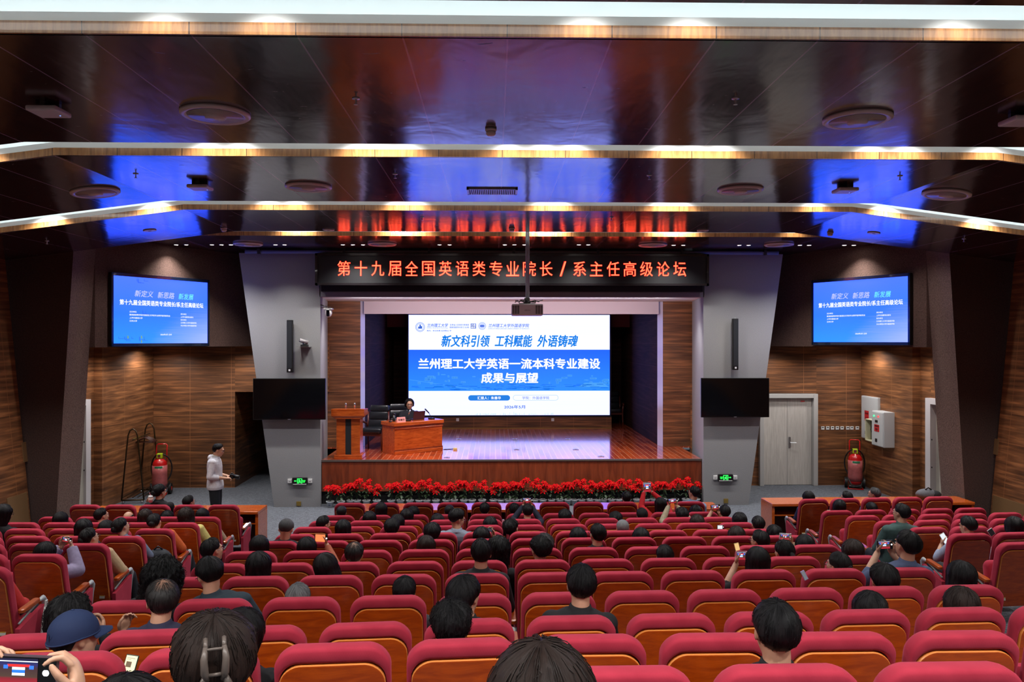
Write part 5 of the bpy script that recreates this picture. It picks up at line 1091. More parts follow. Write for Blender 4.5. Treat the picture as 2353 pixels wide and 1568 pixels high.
# ------------------------------------------------------------------ hair
def hair_mesh(style, seed=0):
    key = ('hair', style, seed)
    if key in BODIES: return BODIES[key]
    rnd = random.Random(hash(style) % 1000 if False else sum(map(ord, style))+seed*17)
    S = dict(th=.018, tf=60, ts=98, tb=138, L=0.0, flare=0.0, amp=.004, hole=0, curl=0, side=.0, strands=260, ln=.05)
    S.update({'short': dict(th=.022, amp=.005, side=-.009), 'buzz': dict(th=.008, amp=.001, strands=0, tb=142, ts=94), 'crew': dict(th=.016, amp=.004, tb=142, ts=94, side=-.006), 'thick': dict(th=.034, amp=.008, ts=102, ln=.06),
              'messy': dict(th=.030, amp=.012, strands=420, ln=.08, curl=.5), 'bob': dict(th=.026, L=.11, amp=.005, ts=96, tb=110), 'bobshort': dict(th=.026, L=.05, amp=.005, ts=96, tb=112), 'fringe': dict(th=.026, L=.07, amp=.005, ts=88, tb=112, tf=44), 'long': dict(th=.024, L=.30, amp=.005, ts=96, tb=110), 'longtilt': dict(th=.024, L=.26, flare=.05, amp=.005, ts=96, tb=110),
              'curly': dict(th=.055, L=.13, flare=.05, amp=.022, curl=1, ts=100, tb=110, strands=700, ln=.05), 'wavy': dict(th=.036, L=.20, flare=.02, amp=.016, curl=.7, ts=98, tb=110, strands=500, ln=.06), 'balding': dict(th=.016, hole=0, amp=.003, ts=96, tb=144),
              'bald': dict(th=.003, hole=70, amp=0, strands=0, ts=88, tb=118), 'bun': dict(th=.020, amp=.003, tb=142), 'pony': dict(th=.020, amp=.003, tb=142), 'claw': dict(th=.034, amp=.005, tb=146, ts=100), 'curlyshort': dict(th=.042, L=.03, amp=.018, curl=1, ts=100, tb=118, strands=600, ln=.04)}.get(style, {}))
    TB = Matrix.Rotation(R(10), 3, 'X'); NU, NV = 96, 30; sk = Vector((.083,.098,.090)); c0 = Vector((0,-.012,.020)); tilt = R(-14)   # crown sits toward the back
    ph = [rnd.uniform(0, 6.28) for _ in range(6)]
    rows = []; uvs = []
    for j in range(NV+1):
        v = j/NV; rw = []
        for i in range(NU):
            a = 2*math.pi*i/NU                      # 0 = front (+Y)
            f = (1+math.cos(a))/2; bk = (1-math.cos(a))/2; sd = abs(math.sin(a))
            T = S['tf']+(S['tb']-S['tf'])*min(1, max(0, (bk-.18)/.42)); q5 = sd**7 if a > 1.5708 and a < 4.7124 else sd**3; T = T*(1-q5)+S['ts']*q5
            L = S['L']*min(1, max(0, (1-f)*1.9-.15)) if S['L'] else 0
            if S['L'] and f < .62: T = max(T, 98)
            arc = R(T)*.095; tot = arc+L; d = v*tot
            n1 = mnoise.noise(Vector((math.cos(a)*3+ph[0], math.sin(a)*3, v*3+seed)))*.5 + mnoise.noise(Vector((math.cos(a)*9+ph[1], math.sin(a)*9, v*4)))*.3
            gr = (abs(math.sin(a*23+ph[2]+2*n1))-.6)*.35 + (abs(math.sin(a*41+ph[3]+3*n1))-.6)*.25
            cur = mnoise.noise(Vector((math.cos(a)*14, math.sin(a)*14, v*16+ph[4])))*S['curl'] + mnoise.noise(Vector((math.cos(a)*28, math.sin(a)*28, v*34)))*.6*S['curl']
            amp = S['amp']*(n1*1.2+gr*.8*min(1, v*6)+cur); 
            if d <= arc or L == 0:
                th = R(T)*min(1, d/arc); k = 1.0
                thick = S['th']+S['side']*sd**2
                if not L: k = 1-max(0, (v-.62)/.38)**1.3
                if S['hole']: k *= min(1, max(0, (v*T-S['hole'])/18.0))
                t_ = thick*k + (amp if k > .3 else 0) - (.010 if k < .02 else 0)
                dirv = Vector((math.sin(th)*math.sin(a), math.sin(th)*math.cos(a), math.cos(th)))
                q = Vector((dirv.x*(sk.x+t_), dirv.y*(sk.y+t_), dirv.z*(sk.z+t_)))
                q = TB @ q if not S['L'] else q
                p = c0+q; p.y += -.004*math.cos(th)
            else:
                th = R(T); dirv = Vector((math.sin(th)*math.sin(a), math.sin(th)*math.cos(a), math.cos(th))); e = (d-arc)
                rr = 1+S['flare']*2*(e/max(S['L'], .01)); k = 1-max(0, (e/L-.85)/.15)**2*.35
                rad = Vector((math.sin(a)*(sk.x+S['th']*.9+amp)*rr, math.cos(a)*(sk.y+S['th']*.8+amp)*rr, 0))*k
                p = c0 + rad + Vector((0,0,dirv.z*(sk.z+S['th'])-e*.98)); 
                if e > .1: p.y -= (e-.1)*.22
            rw.append(p)
        rows.append(rw)
    mb = MB(); vs = [p for r in rows for p in r]; fs = []; uv = []
    for j in range(NV):
        for i in range(NU):
            i2 = (i+1) % NU; fs.append((j*NU+i, j*NU+i2, (j+1)*NU+i2, (j+1)*NU+i)); u0, u1 = i/NU*4, (i+1)/NU*4; uv.append([(u0,j/NV),(u1,j/NV),(u1,(j+1)/NV),(u0,(j+1)/NV)])
    mb.add(vs, fs, uv)
    if S['L']:   # inner side so the fall of hair has thickness
        vs2 = [c0+(p-c0)*.90 if j < NV else Vector(p) for j, r in enumerate(rows) for p in r]; mb.add(vs2[NU*(NV//2):], [tuple(x for x in ((j*NU+i), (j+1)*NU+i, (j+1)*NU+(i+1) % NU, j*NU+(i+1) % NU)) for j in range(NV-NV//2) for i in range(NU)])
    # loose strands over the shell
    for s_ in range(S['strands']):
        i = rnd.randrange(NU); j0 = rnd.randrange(2, NV-5); ln = rnd.randint(4, 8); pts = []
        for q in range(ln):
            jj = j0+q
            if jj > NV-1: break
            p = rows[jj][(i+int(q*rnd.uniform(-.4,.4))) % NU]; o = (p-c0); lift = (.0015+.0045*rnd.random()*(q/ln))*(1+2.2*S['curl']); pts.append(p+o.normalized()*lift+Vector((rnd.uniform(-1,1),rnd.uniform(-1,1),rnd.uniform(-1,1)))*.003*S['curl']*2)
        if len(pts) > 3:
            n0 = len(mb.f); k = len(pts); mb.tube(pts, [.0016*(1-.7*q/k) for q in range(k)], 3, caps=False)
            for fi in range(n0, len(mb.f)): u = i/NU*4; mb.uv[fi] = [(u,.6),(u+.02,.6),(u+.02,.8),(u,.8)]
    if style in ('bun', 'claw'):
        k = mb.mark(); mb.ell((0,-.115,.0), (.045,.035,.045) if style == 'bun' else (.04,.03,.065), 16, 10)
    if style == 'pony':
        mb.tube([(0,-.105,.02),(0,-.15,.015),(0,-.165,-.04),(0,-.15,-.12),(0,-.145,-.17)], [.016,.024,.028,.022,.006], 12)
    me = mb.mesh('hair', True); BODIES[key] = me; return me
def glasses_mesh():
    if 'gl' in BODIES: return BODIES['gl']
    mb = MB()
    for s in (-1, 1):
        mb.tube([(s*.034+.024*math.cos(a), .098, .004+.018*math.sin(a)) for a in [2*math.pi*i/16 for i in range(17)]], .0018, 5); mb.tube([(s*.058,.097,.008),(s*.080,.07,.008),(s*.083,-.005,.004)], .002, 5)
    mb.tube([(-.010,.100,.006),(.010,.100,.006)], .0018, 5); me = mb.mesh('glasses'); me.materials.append(GLS); BODIES['gl'] = me; return me
def eyes_mesh():
    if 'ey' in BODIES: return BODIES['ey']
    mb = MB()
    for s in (-1, 1): mb.ell((s*.032,.080,.004), (.013,.007,.006), 10, 6)
    mb.cm = 1
    for s in (-1, 1): mb.ell((s*.032,.0855,.004), (.0055,.003,.0055), 8, 6); mb.tube([(s*.048,.083,.022),(s*.032,.092,.026),(s*.016,.091,.022)], .003, 5)
    mb.cm = 2; mb.ell((0,.0955,-.058), (.021,.003,.005), 10, 6)
    me = mb.mesh('eyes_and_mouth', True); [me.materials.append(m) for m in (M_EYEW, M_IRIS, M_LIP)]; BODIES['ey'] = me; return me
def cap_mesh():
    mb = MB(); rings = []
    for j in range(9):
        th = R(96)*j/8; rings.append([(math.sin(th)*math.sin(a)*.097, -.012+math.sin(th)*math.cos(a)*.113, .022+math.cos(th)*.105-(.02*max(0, -math.cos(a)) if j > 6 else 0)) for a in [2*math.pi*i/28 for i in range(28)]])
    rings[0] = [(0.001*math.sin(a), -.012+.001*math.cos(a), .128) for a in [2*math.pi*i/28 for i in range(28)]]
    mb.loft(rings, (True, False)); V = []
    for i in range(9):
        a = R(-62+15.5*i); V += [(math.sin(a)*.093, -.012+math.cos(a)*.108, .018), (math.sin(a)*.098, -.012+math.cos(a)*.112+.065*math.cos(a*1.2), .004-.01*abs(math.sin(a)))]
    V2 = [(x, y, z-.004) for x, y, z in V]; F = [(2*i, 2*i+1, 2*i+3, 2*i+2) for i in range(8)]; mb.add(V, F); mb.add(V2, F); mb.ell((0,-.012,.128), (.008,.008,.004), 10, 6)
    mb.tube([(math.sin(a)*.098, -.012+math.cos(a)*.114, .014-.02*max(0, -math.cos(a))) for a in [2*math.pi*i/32 for i in range(33)]], .004, 6)
    return mb.mesh('cap', True)
def claw_mesh():
    mb = MB()
    for s in (-1, 1):
        mb.tube([(s*.022,-.150,.045),(s*.026,-.165,.02),(s*.024,-.168,-.015),(s*.018,-.160,-.035)], [.006,.009,.010,.006], 8); mb.tube([(s*.022,-.150,.045),(s*.022,-.120,.055)], .006, 6)
        mb.tube([(s*.018,-.155,-.02),(s*.032,-.165,-.045),(s*.02,-.16,-.072),(s*.006,-.155,-.06)], [.008,.010,.008,.005], 8)
    mb.tube([(-.022,-.155,.040),(.022,-.155,.040)], .004, 6); mb.tube([(-.022,-.165,-.02),(.022,-.165,-.02)], .005, 6); return mb.mesh('hair_claw', True)
CLOTH = {}
def cloth(rgb):
    k = 'cloth_%d_%d_%d' % rgb; return plain(k, rgb, .85, noise=.12, nscale=30, bump=.15)
# ------------------------------------------------------------------ one person
PN = [0]; HOLDZ = {}
def person(label, seat=None, px=None, top=None, Z=None, style='short', hair='black', shirt=(28,30,36), yaw=0, pitch=0, roll=0, female=False, glasses=False, arms=None, lean=0, group=None, extra=None, hood=False, collar=True, scale=1.0, gap=.0, sleeve=1.0, trouser=(24,26,34), seed=0, turn=0, loose=0, hold=None):
    """px, top: where the photograph shows the crown of the head (a point in the hall at that seat's depth)"""
    if seat is not None:
        b, n, k = seat; sp, rz = seat_pos(b, n, k); fl = FLZ[n]; hy = sp.y+.24+gap
    else: sp, rz, fl, hy = None, 0, 0, None
    hp = PY(px, top, hy) if hy is not None else PZ(px, top, Z)
    if hy is None: hy = hp.y; fl = hp.z-1.3
    seatz = fl+.46; crown = Mhead(yaw, pitch, roll) @ Vector((0,0,.108+.02)); ths = {'curly':.03,'messy':.015,'thick':.015,'claw':.01,'buzz':-.012,'bald':-.014,'wavy':.012}.get(style, 0)
    local_top = crown.z+ths
    sc = (hp.z-seatz)/local_top; sc = max(.90, min(1.10, sc))*scale
    bx_ = hp.x; bz = hp.z-local_top*sc
    basex = bx_; tx = 0
    if sp is not None:
        tx = hp.x-sp.x; basex = sp.x+max(-.5, min(.5, tx))*.45+lean; 
    by = hy - crown.y*sc
    t = thing('person', label, 'person', (basex, by, bz), R(turn), group)
    ang = math.atan2(hp.x-basex, local_top*sc); t.rotation_euler = (0, ang, R(turn)); t.scale = (sc, sc, sc)
    if abs(ang) > .01: t.location.z = hp.z-local_top*sc*math.cos(ang)
    if hold:
        hx_, hy_, dz_, which, wd = hold; Zh = (hp-CAM).dot(FW); pw_ = PZ(hx_, hy_, Zh+dz_); HOLDZ[(hx_, hy_)] = Zh+dz_
        Ml = Matrix.LocRotScale(t.location, t.rotation_euler, t.scale).inverted(); q = Ml @ pw_; arms = raise_arms(q.x, q.y, q.z, wd, which)
    key = (yaw, pitch, roll, female, 'rest') if arms is None else (label,)
    A = arms or ARM_REST
    bo = inst('body', body_mesh(('b',)+key, yaw, pitch, roll, A, female, 'sit', .0065 if arms else .010), t)
    kk = ('s', label) if (arms or hood or sleeve != 1 or loose) else ('s', female, collar)
    inst('jacket', shirt_mesh(kk, A, female, .010, .014, sleeve, hood, collar, loose), t, [cloth(shirt)])
    inst('trousers', trousers_mesh(), t, [cloth(trouser)])
    Mh = Mhead(yaw, pitch, roll); 
    def onhead(nm, me, mats=None): o = inst(nm, me, t, mats); o.matrix_local = Mh; return o
    onhead('hair', hair_mesh(style, seed), [HAIR['thin' if style == 'balding' else hair]]); onhead('face', eyes_mesh())
    if glasses: onhead('glasses', glasses_mesh())
    if extra: extra(t, Mh, onhead)
    if seat is not None: OCC[seat] = label
    PN[0] += 1; return t
def to_local(t, p): bpy.context.view_layer.update(); return t.matrix_world.inverted() @ Vector(p)
PH_SCR = None
def phone_screen():
    global PH_SCR
    if PH_SCR: return PH_SCR
    t = NT('phone_camera_view'); v = t.coords('Generated'); s = t.add('ShaderNodeSeparateXYZ'); t.ln(v, s.inputs[0]); x, z = s.outputs[0], s.outputs[2]
    def box(cx, cz, w, h): return t.math('MULTIPLY', t.math('LESS_THAN', t.math('ABSOLUTE', t.math('SUBTRACT', x, cx)), w), t.math('LESS_THAN', t.math('ABSOLUTE', t.math('SUBTRACT', z, cz)), h))
    c = t.ramp(z, [(0, lin((150,34,44))), (.22, lin((120,30,40))), (.30, lin((70,52,44))), (.62, lin((60,40,44))), (.78, lin((40,40,90))), (1, lin((26,22,34)))])
    c = t.mix(box(.5,.72,.3,.05), c, lin((200,40,40))); c = t.mix(box(.5,.5,.17,.16), c, lin((236,244,255))); c = t.mix(box(.5,.5,.17,.06), c, lin((40,110,240)))
    c = t.mix(box(.16,.66,.06,.07), c, lin((50,110,240))); c = t.mix(box(.84,.66,.06,.07), c, lin((50,110,240))); c = t.mix(box(.5,.88,.5,.02), c, lin((210,220,230)))
    t.b.inputs['Base Color'].default_value = (0,0,0,1); t.b.inputs['Roughness'].default_value = .2; t.ln(c, t.b.inputs['Emission Color']); t.b.inputs['Emission Strength'].default_value = 1.0; PH_SCR = t.m; return t.m
def phone(px, py, Z, label, wpx, hpx, rot=0, tilt=0, screen=None, case=(20,20,24), yawr=0):
    p = PZ(px, py, Z); w = wpx*Z/FPX; h = hpx*Z/FPX
    t = thing('smartphone', label, 'phone', p, group='smartphones held by the audience'); t.rotation_euler = (R(tilt), R(rot), R(yawr))
    MB().bx(-w/2,w/2,-.0045,.0045,-h/2,h/2).build('case', plain('phone_case_%d_%d_%d' % case, case, .35), t, bev=.003)
    b = .004
    MB().bx(-w/2+b+(w*.04 if w > h else 0), w/2-b-(w*.16 if w > h else 0), -.0056, -.0045, -h/2+b, h/2-b).build('screen', screen or phone_screen(), t)
    if w > h:
        m = MB(); m.lathe([(h*.10,0),(0,.001)], n=16); m.xf(Matrix.Translation((w/2-w*.08,-.0052,0)) @ Matrix.Rotation(R(90), 4, 'X')); m.build('shutter_button', emit('white_button', (235,240,245), .9), t)
    return t
def raise_arms(hx, hy, hz, w=.10, which=(-1, 1), up=(0,0,1), rest=ARM_REST, spread=.12):
    """hands at a phone centred at local (hx,hy,hz); returns the arms dict"""
    A = {}
    for s in (-1, 1):
        if s not in which: A[s] = rest[s]; continue
        wr = Vector((hx+s*(w*.5+.012), hy-.01, hz-.075)); sh = Vector(shoulder(s)); mid = (sh+wr)/2; d = (wr-sh).length; el = mid+Vector((s*spread, .02, -max(.04, (.56-d)*.6)))
        A[s] = (tuple(el), tuple(wr), (-s*.25, .25, 1), (-s*.9, -.5, .1))
    A['curl'] = (28, 38, 26); return A
# ================================================================== the audience
Z1 = lambda x, y: (x/3.5806, 1130+y/3.5806)
Z2 = lambda x, y: (580+x/3.5806, 1130+y/3.5806)
Z3 = lambda x, y: (1160+x/3.5806, 1130+y/3.5806)
Z4 = lambda x, y: (1733+x/3.5806, 1130+y/3.5806)
def P_(zf, x, y, b, n, label, style='short', hair='black', **kw):
    px, py = zf(x, y); best = None
    for k in range(11 if b == 'c' else 6):
        if (b, n, k) in OCC: continue
        sp, rz = seat_pos(b, n, k); q = proj((sp.x, sp.y+.22, FLZ[n]+1.2)); d = abs(q[0]-px)
        if best is None or d < best[0]: best = (d, k)
    return person(label, (b, n, best[1]), px, py, None, style, hair, **kw)
BLK, NAVY, CHAR, GRY, BEI, WHT = (20,20,24), (26,32,52), (44,46,52), (120,124,132), (186,168,140), (206,208,214)
F = dict(female=True)
# centre block, lectern side half
P_(Z2,735,118,'c',1,'person with buzz cut in the second row, first seat from lectern-side aisle','buzz',shirt=CHAR)
P_(Z2,1062,92,'c',1,'person with long straight black hair in the second row, before a tall seat','long',shirt=BLK,**F)
P_(Z2,1325,122,'c',1,'person with short dark bob in the second row, half behind another bob','bobshort',shirt=CHAR,yaw=-20,**F)
P_(Z2,1620,110,'c',1,'person with cropped hair in the second row, behind the glowing desk top','buzz',shirt=NAVY)
P_(Z2,1910,88,'c',1,'person with neat black hair and clear ears in the second row centre','crew',shirt=BLK)
P_(Z2,965,163,'c',2,'person with loose black hair in the third row, third head from lectern side','bob',shirt=CHAR,**F)
P_(Z2,1270,141,'c',2,'person with round black bob in the third row','bob',shirt=BLK,**F)
P_(Z2,1520,185,'c',2,'person with centre parting bowing low beside the man in grey-blue shirt','bob',shirt=NAVY,pitch=-18,**F)
P_(Z2,1190,190,'c',3,'person with black bob just before the short-haired head in the fourth row','bobshort',shirt=BLK,**F)
P_(Z2,595,196,'c',3,'person in glasses turned toward the door side, first seat of the fourth row','crew',glasses=True,yaw=-45,shirt=NAVY)
P_(Z2,1960,208,'c',3,'person with dark hair falling to a point in the fourth row','bob',shirt=CHAR,**F)
P_(Z2,2120,222,'c',4,'person with messy pinned-up black hair in the fifth row','messy',shirt=BLK,yaw=-30,**F)
P_(Z2,1150,218,'c',4,'person with short swept black hair in the fifth row','thick',shirt=CHAR)
P_(Z2,745,233,'c',4,'person with black bob and glasses pushed up in the fifth row','bob',shirt=NAVY,**F)
P_(Z2,1690,143,'c',4,'man in grey-blue shirt and glasses leaning toward the door side','short',glasses=True,yaw=-60,pitch=-18,shirt=(136,146,164),lean=.10,gap=.02)
P_(Z2,295,232,'c',5,'person with shaved head and broad black jacket in the sixth row aisle seat','buzz','salt',shirt=BLK,loose=.025,pitch=-36)
P_(Z2,1480,253,'c',5,'person with thick black hair above a seat in the sixth row, lectern side','thick',shirt=CHAR)
P_(Z2,1885,293,'c',5,'person in black lifting a phone sideways in the sixth row centre','bob',shirt=BLK,hold=(580+1958/3.58,1130+315/3.58,.22,(1,),.06),**F)
P_(Z2,60,363,'c',6,'person with straight dark hair at the lectern-side end of the seventh row','long',shirt=BLK,**F)
P_(Z2,445,378,'c',6,'person in orange sleeves lifting a phone with a red picture','bob',shirt=(168,92,66),hold=(580+565/3.58,1130+383/3.58,.28,(1,),.10),**F)
P_(Z2,1430,363,'c',6,'person with straight dark brown hair and a pale hair tie in the seventh row','long','brown',shirt=(150,150,146),**F)
P_(Z2,2035,373,'c',7,'person with long wavy black hair and a hairpin beside the tall man','wavy',shirt=BLK,seed=2,**F)
P_(Z2,840,413,'c',7,'person with thinning crown and clear ears in the eighth row','balding',shirt=BEI)
P_(Z2,50,498,'c',8,'person with smooth black bob in the ninth row, near the lectern-side aisle','bob',shirt=BLK,**F)
P_(Z2,600,512,'c',8,'person with long black hair tilted to one side in the ninth row','longtilt',shirt=BLK,roll=-14,yaw=12,**F)
P_(Z2,1885,383,'c',8,'tall man in black jacket with thinning crown, head high above the seats','crew',shirt=BLK,seed=3,scale=1.0,loose=.01)
P_(Z2,372,753,'c',9,'person with spiky grey hair in the tenth row','short','grey',shirt=(190,110,140),seed=4)
P_(Z2,1258,690,'c',9,'person with rounded black hair and grey jacket elbow in the tenth row','crew',shirt=(60,66,72),seed=5)
P_(Z2,1750,683,'c',10,'person with smooth black hair facing the door side, before messy hair','thick',shirt=BLK,yaw=-30,seed=6)
P_(Z2,1630,880,'c',11,'person with untidy greying black hair in the twelfth row centre','messy','black',shirt=CHAR,seed=7)
# centre block, door side half
P_(Z3,190,96,'c',2,'person in dark jacket lifting a phone with both hands in the third row','crew',shirt=NAVY,hold=(1160+187/3.58,1130+72/3.58,.22,(-1,1),.085),seed=8)
P_(Z3,75,95,'c',1,'person with dark hair just left of the two raised arms, second row','short',shirt=BLK)
P_(Z3,495,143,'c',2,'person with rounded black hair in the third row, door side of raised arms','thick',shirt=BLK)
P_(Z3,1005,-2,'c',0,'person with short black hair in the front row before the red flowers','crew',shirt=CHAR)
P_(Z3,1560,-45,'c',0,'man in light blue shirt and glasses in the front row, near door side','short',shirt=(130,156,190),glasses=True,yaw=35,loose=.012)
P_(Z3,920,163,'c',2,'person with swept black hair in the third row, fourth from door-side aisle','thick',shirt=CHAR)
P_(Z3,1130,135,'c',2,'person with black crown whorl in the third row beside the red sleeve','short',shirt=CHAR)
P_(Z3,1280,50,'c',1,'woman in red with long hair lifting a phone high with both arms','long',shirt=(196,24,36),hold=(1487,1120,.30,(-1,1),.10),**F)
P_(Z3,1460,128,'c',2,'person in beige sleeves lifting a phone with both hands, third row','thick',shirt=(176,166,140),hold=(1160+1382/3.58,1130+76/3.58,.22,(-1,1),.10))
P_(Z3,1567,113,'c',1,'person with hairpin over dark hair in the second row, door side','bobshort',shirt=BLK,**F)
P_(Z3,1585,191,'c',3,'person with reddish brown bob in the fourth row','bob','brown',shirt=BEI,**F)
P_(Z3,1815,108,'c',2,'person with cropped hair lifting a phone, door-side end of the third row','crew',shirt=CHAR,sleeve=.3,hold=(1160+1732/3.58,1130+128/3.58,.22,(-1,1),.085))
P_(Z3,1935,173,'c',3,'person with rounded dark cut at the door-side end of the fourth row','bobshort',shirt=BLK,**F)
P_(Z3,2085,198,'c',4,'person with cropped black hair, door-side end of the fifth row','crew',shirt=CHAR)
P_(Z3,970,231,'c',4,'person with short grey hair in the fifth row','buzz','grey',shirt=GRY)
P_(Z3,600,298,'c',5,'person with dark bob and small white hair clip in the sixth row','bob',shirt=BLK,**F)
P_(Z3,1125,301,'c',5,'person with centre-parted black bob in the sixth row','bob',shirt=CHAR,**F)
P_(Z3,1910,288,'c',5,'person with round brown bob in the sixth row','bob','brown',shirt=BEI,**F)
P_(Z4,160,273,'c',5,'person with low black bun at the door-side end of the sixth row','bun',shirt=BLK,**F)
P_(Z3,765,260,'c',6,'broad man in glasses with dark collar, tallest head of the seventh row','crew',glasses=True,yaw=20,shirt=BLK,seed=9)
P_(Z3,330,343,'c',6,'person with greying hair half hidden behind a thick tuft of hair','messy','salt',shirt=CHAR)
P_(Z3,2095,316,'c',6,'person in glasses with black side parting in the seventh row, door side','short',glasses=True,yaw=35,shirt=CHAR)
P_(Z4,415,358,'c',6,'person in beige lifting a white phone, door-side end of the seventh row','bob',shirt=BEI,hold=(1733+262/3.58,1130+372/3.58,.24,(-1,1),.085),**F)
P_(Z3,285,363,'c',7,'person in glasses with a thick dark tuft of hair in the eighth row','messy',glasses=True,yaw=25,shirt=NAVY,seed=10)
P_(Z3,1315,435,'c',7,'person with cropped black hair in the eighth row','crew',shirt=CHAR,seed=11)
P_(Z4,240,398,'c',7,'woman with ponytail and golden hair band in the eighth row','pony',shirt=BLK,yaw=15,**F)
P_(Z4,815,396,'c',7,'person with brownish bob in the eighth row, door-side end','bob','brown',shirt=CHAR,**F)
P_(Z3,2080,458,'c',8,'woman with long straight hair lifting a phone beside her, white bracelet','long',shirt=BLK,sleeve=.35,hold=(1160+1948/3.58,1130+528/3.58,.24,(-1,),.085),**F)
P_(Z4,695,498,'c',8,'woman in red glasses with low ponytail and white clip in the ninth row','bun',glasses=True,yaw=30,shirt=BEI,**F)
P_(Z4,1265,318,'c',8,'man in blue-grey suit lifting a phone with both hands','short',shirt=(72,84,116),yaw=18,sleeve=.45,hold=(1733+1078/3.58,1130+438/3.58,.24,(-1,1),.11),seed=12)
P_(Z4,1065,586,'c',9,'person with thick rounded black hair in the tenth row','thick',shirt=CHAR,seed=13)
P_(Z4,1705,573,'c',9,'woman with long smooth black hair in the tenth row, door-side end','long',shirt=BLK,seed=2,**F)
P_(Z3,635,598,'c',10,'person with thick black hair and black collar, alone in the eleventh row middle','short',shirt=BLK,seed=14)
P_(Z4,960,826,'c',10,'person with low black bob in the eleventh row','bob',shirt=WHT,**F)
P_(Z4,1710,788,'c',10,'person with rounded dark brown hair, door-side end of the eleventh row','bob','brown',shirt=WHT,seed=3,**F)
P_(Z4,175,888,'c',12,'big black-haired head with crown parting in the thirteenth row, door side','short',shirt=BLK,seed=15)
# rows nearest the camera, lectern side
P_(Z1,1740,378,'c',7,'person in glasses with cropped hair at the lectern-side end, eighth row','crew',glasses=True,yaw=-40,shirt=CHAR,seed=16)
P_(Z1,1710,535,'c',9,'man in dark teal jacket and glasses in the tenth row','short',glasses=True,yaw=40,shirt=(30,48,60),loose=.03,pitch=-16,lean=.08,seed=17)
P_(Z1,1360,550,'c',9,'woman with big curly black hair and black top in the tenth row','curly',shirt=BLK,**F)
P_(Z1,1330,718,'c',10,'man in glasses with thinning crown and white collar in the eleventh row','balding',glasses=True,yaw=32,shirt=(40,40,66),seed=18,hold=(287,1424,.16,(-1,),.0))
P_(Z1,600,850,'c',10,'woman with wavy black hair and glasses beside the navy cap','wavy',glasses=True,yaw=-40,shirt=BLK,hold=(236,1424,.16,(1,),.0),**F)
def cap_extra(t, Mh, on):
    o = on('cap', cap_mesh(), [plain('navy_cap_cotton', (20,40,80), .8, bump=.2)]); o.matrix_local = Mh @ Matrix.Translation((0,0,.003)) @ Matrix.Scale(1.05, 4); m = MB(); m.bx(-.02,.02,-.131,-.126,-.018,-.008); b = on('cap_buckle', m.mesh('cap_buckle'), [M_CHROME])
P_(Z1,620,985,'c',11,'person in navy baseball cap turned toward the door side','crew',shirt=(88,100,124),yaw=-42,extra=cap_extra,seed=19)
P_(Z1,2010,970,'c',11,'person with long smooth black hair leaning in the twelfth row, black top','bob',shirt=BLK,roll=8,yaw=-15,seed=4,**F)
def claw_extra(t, Mh, on): o = on('hair_claw', claw_mesh(), [plain('taupe_hair_claw', (96,86,80), .35)]); o.matrix_local = Mh @ Matrix.Translation((0,.0,.055)) @ Matrix.Scale(1.0, 4)
person('woman with dark swept-up hair in a taupe claw clip, nearest the camera', None, 452, 1408, 2.25, 'claw', 'brown', shirt=CHAR, female=True, extra=claw_extra) if False else None
def front_person(label, px, top, Z, n, style, hair, **kw):
    t = person(label, None, px, top, Z, style, hair, **kw); return t
# the two nearest heads belong to seats of the last rows
ROWEXTRA = []
# lectern-side block
P_(Z1,1555,31,'l',0,'person in glasses in the front row of the lectern-side block','short',glasses=True,yaw=-35,shirt=CHAR)
def hairclip(t, Mh, on): m = MB(); m.tube([(-.03,-.128,-.01),(0,-.133,0),(.03,-.128,.01)], .007, 6); on('hair_clip', m.mesh('hair_clip'), [plain('gold_clip', (200,170,90), .3, .7)])
P_(Z1,1315,-62,'l',0,'woman in black dress with pinned hair and gold clip, holding a coffee cup','bun',shirt=BLK,yaw=-30,extra=hairclip,hold=(1240/3.58,1130+62/3.58,.12,(-1,),.05),**F)
P_(Z1,1655,141,'l',1,'person with dark hair and beige sleeve, aisle seat of second row, lectern-side block','bob',shirt=BEI,lean=.10,**F)
P_(Z1,1375,155,'l',1,'person with short black hair in second row of the lectern-side block','thick',shirt=CHAR)
P_(Z1,1055,163,'l',1,'bald person in the second row of the lectern-side block','bald',shirt=GRY)
P_(Z1,1520,135,'l',2,'woman with wavy dark hair in a pale yellow jacket by the aisle','wavy','brown',shirt=(214,200,120),seed=5,loose=.02,lean=.12,**F)
P_(Z1,1195,145,'l',2,'person with brown-black bob behind pinned hair, lectern-side block','bob','brown',shirt=CHAR,**F)
P_(Z1,835,133,'l',2,'young man with faded haircut looking toward the door side','crew',yaw=-40,shirt=CHAR)
P_(Z1,495,170,'l',2,'person with smooth black hair in the third row, outer end of lectern-side block','bob',shirt=BLK,**F)
P_(Z1,1255,183,'l',3,'woman in orange jacket with pinned hair and golden clip','bun',shirt=(206,96,40),extra=hairclip,loose=.02,lean=.13,**F)
P_(Z1,870,238,'l',3,'person with black hair low behind a glasses wearer, lectern-side block','bob',shirt=CHAR,**F)
P_(Z1,40,106,'l',3,'person with long dark hair and glasses at the frame edge, before the wood wall','long',glasses=True,yaw=-35,shirt=BLK,**F)
P_(Z1,980,216,'l',4,'woman in glasses with twisted hair and sparkling clip, blue-grey sleeve','bun',glasses=True,yaw=-30,shirt=(110,122,146),lean=.10,**F)
P_(Z1,690,228,'l',4,'person with rounded black bob in the fifth row, lectern-side block','bob',shirt=BLK,**F)
P_(Z1,720,300,'l',5,'woman in beige coat and glasses with low bun, aisle seat','bun',glasses=True,yaw=-30,shirt=(196,168,130),loose=.02,lean=.12,**F)
P_(Z1,370,416,'l',6,'woman in lavender jacket photographing with a raised phone','long',shirt=(150,140,172),roll=6,yaw=-10,loose=.02,hold=(550/3.58,1130+395/3.58,.22,(-1,1),.085),**F)
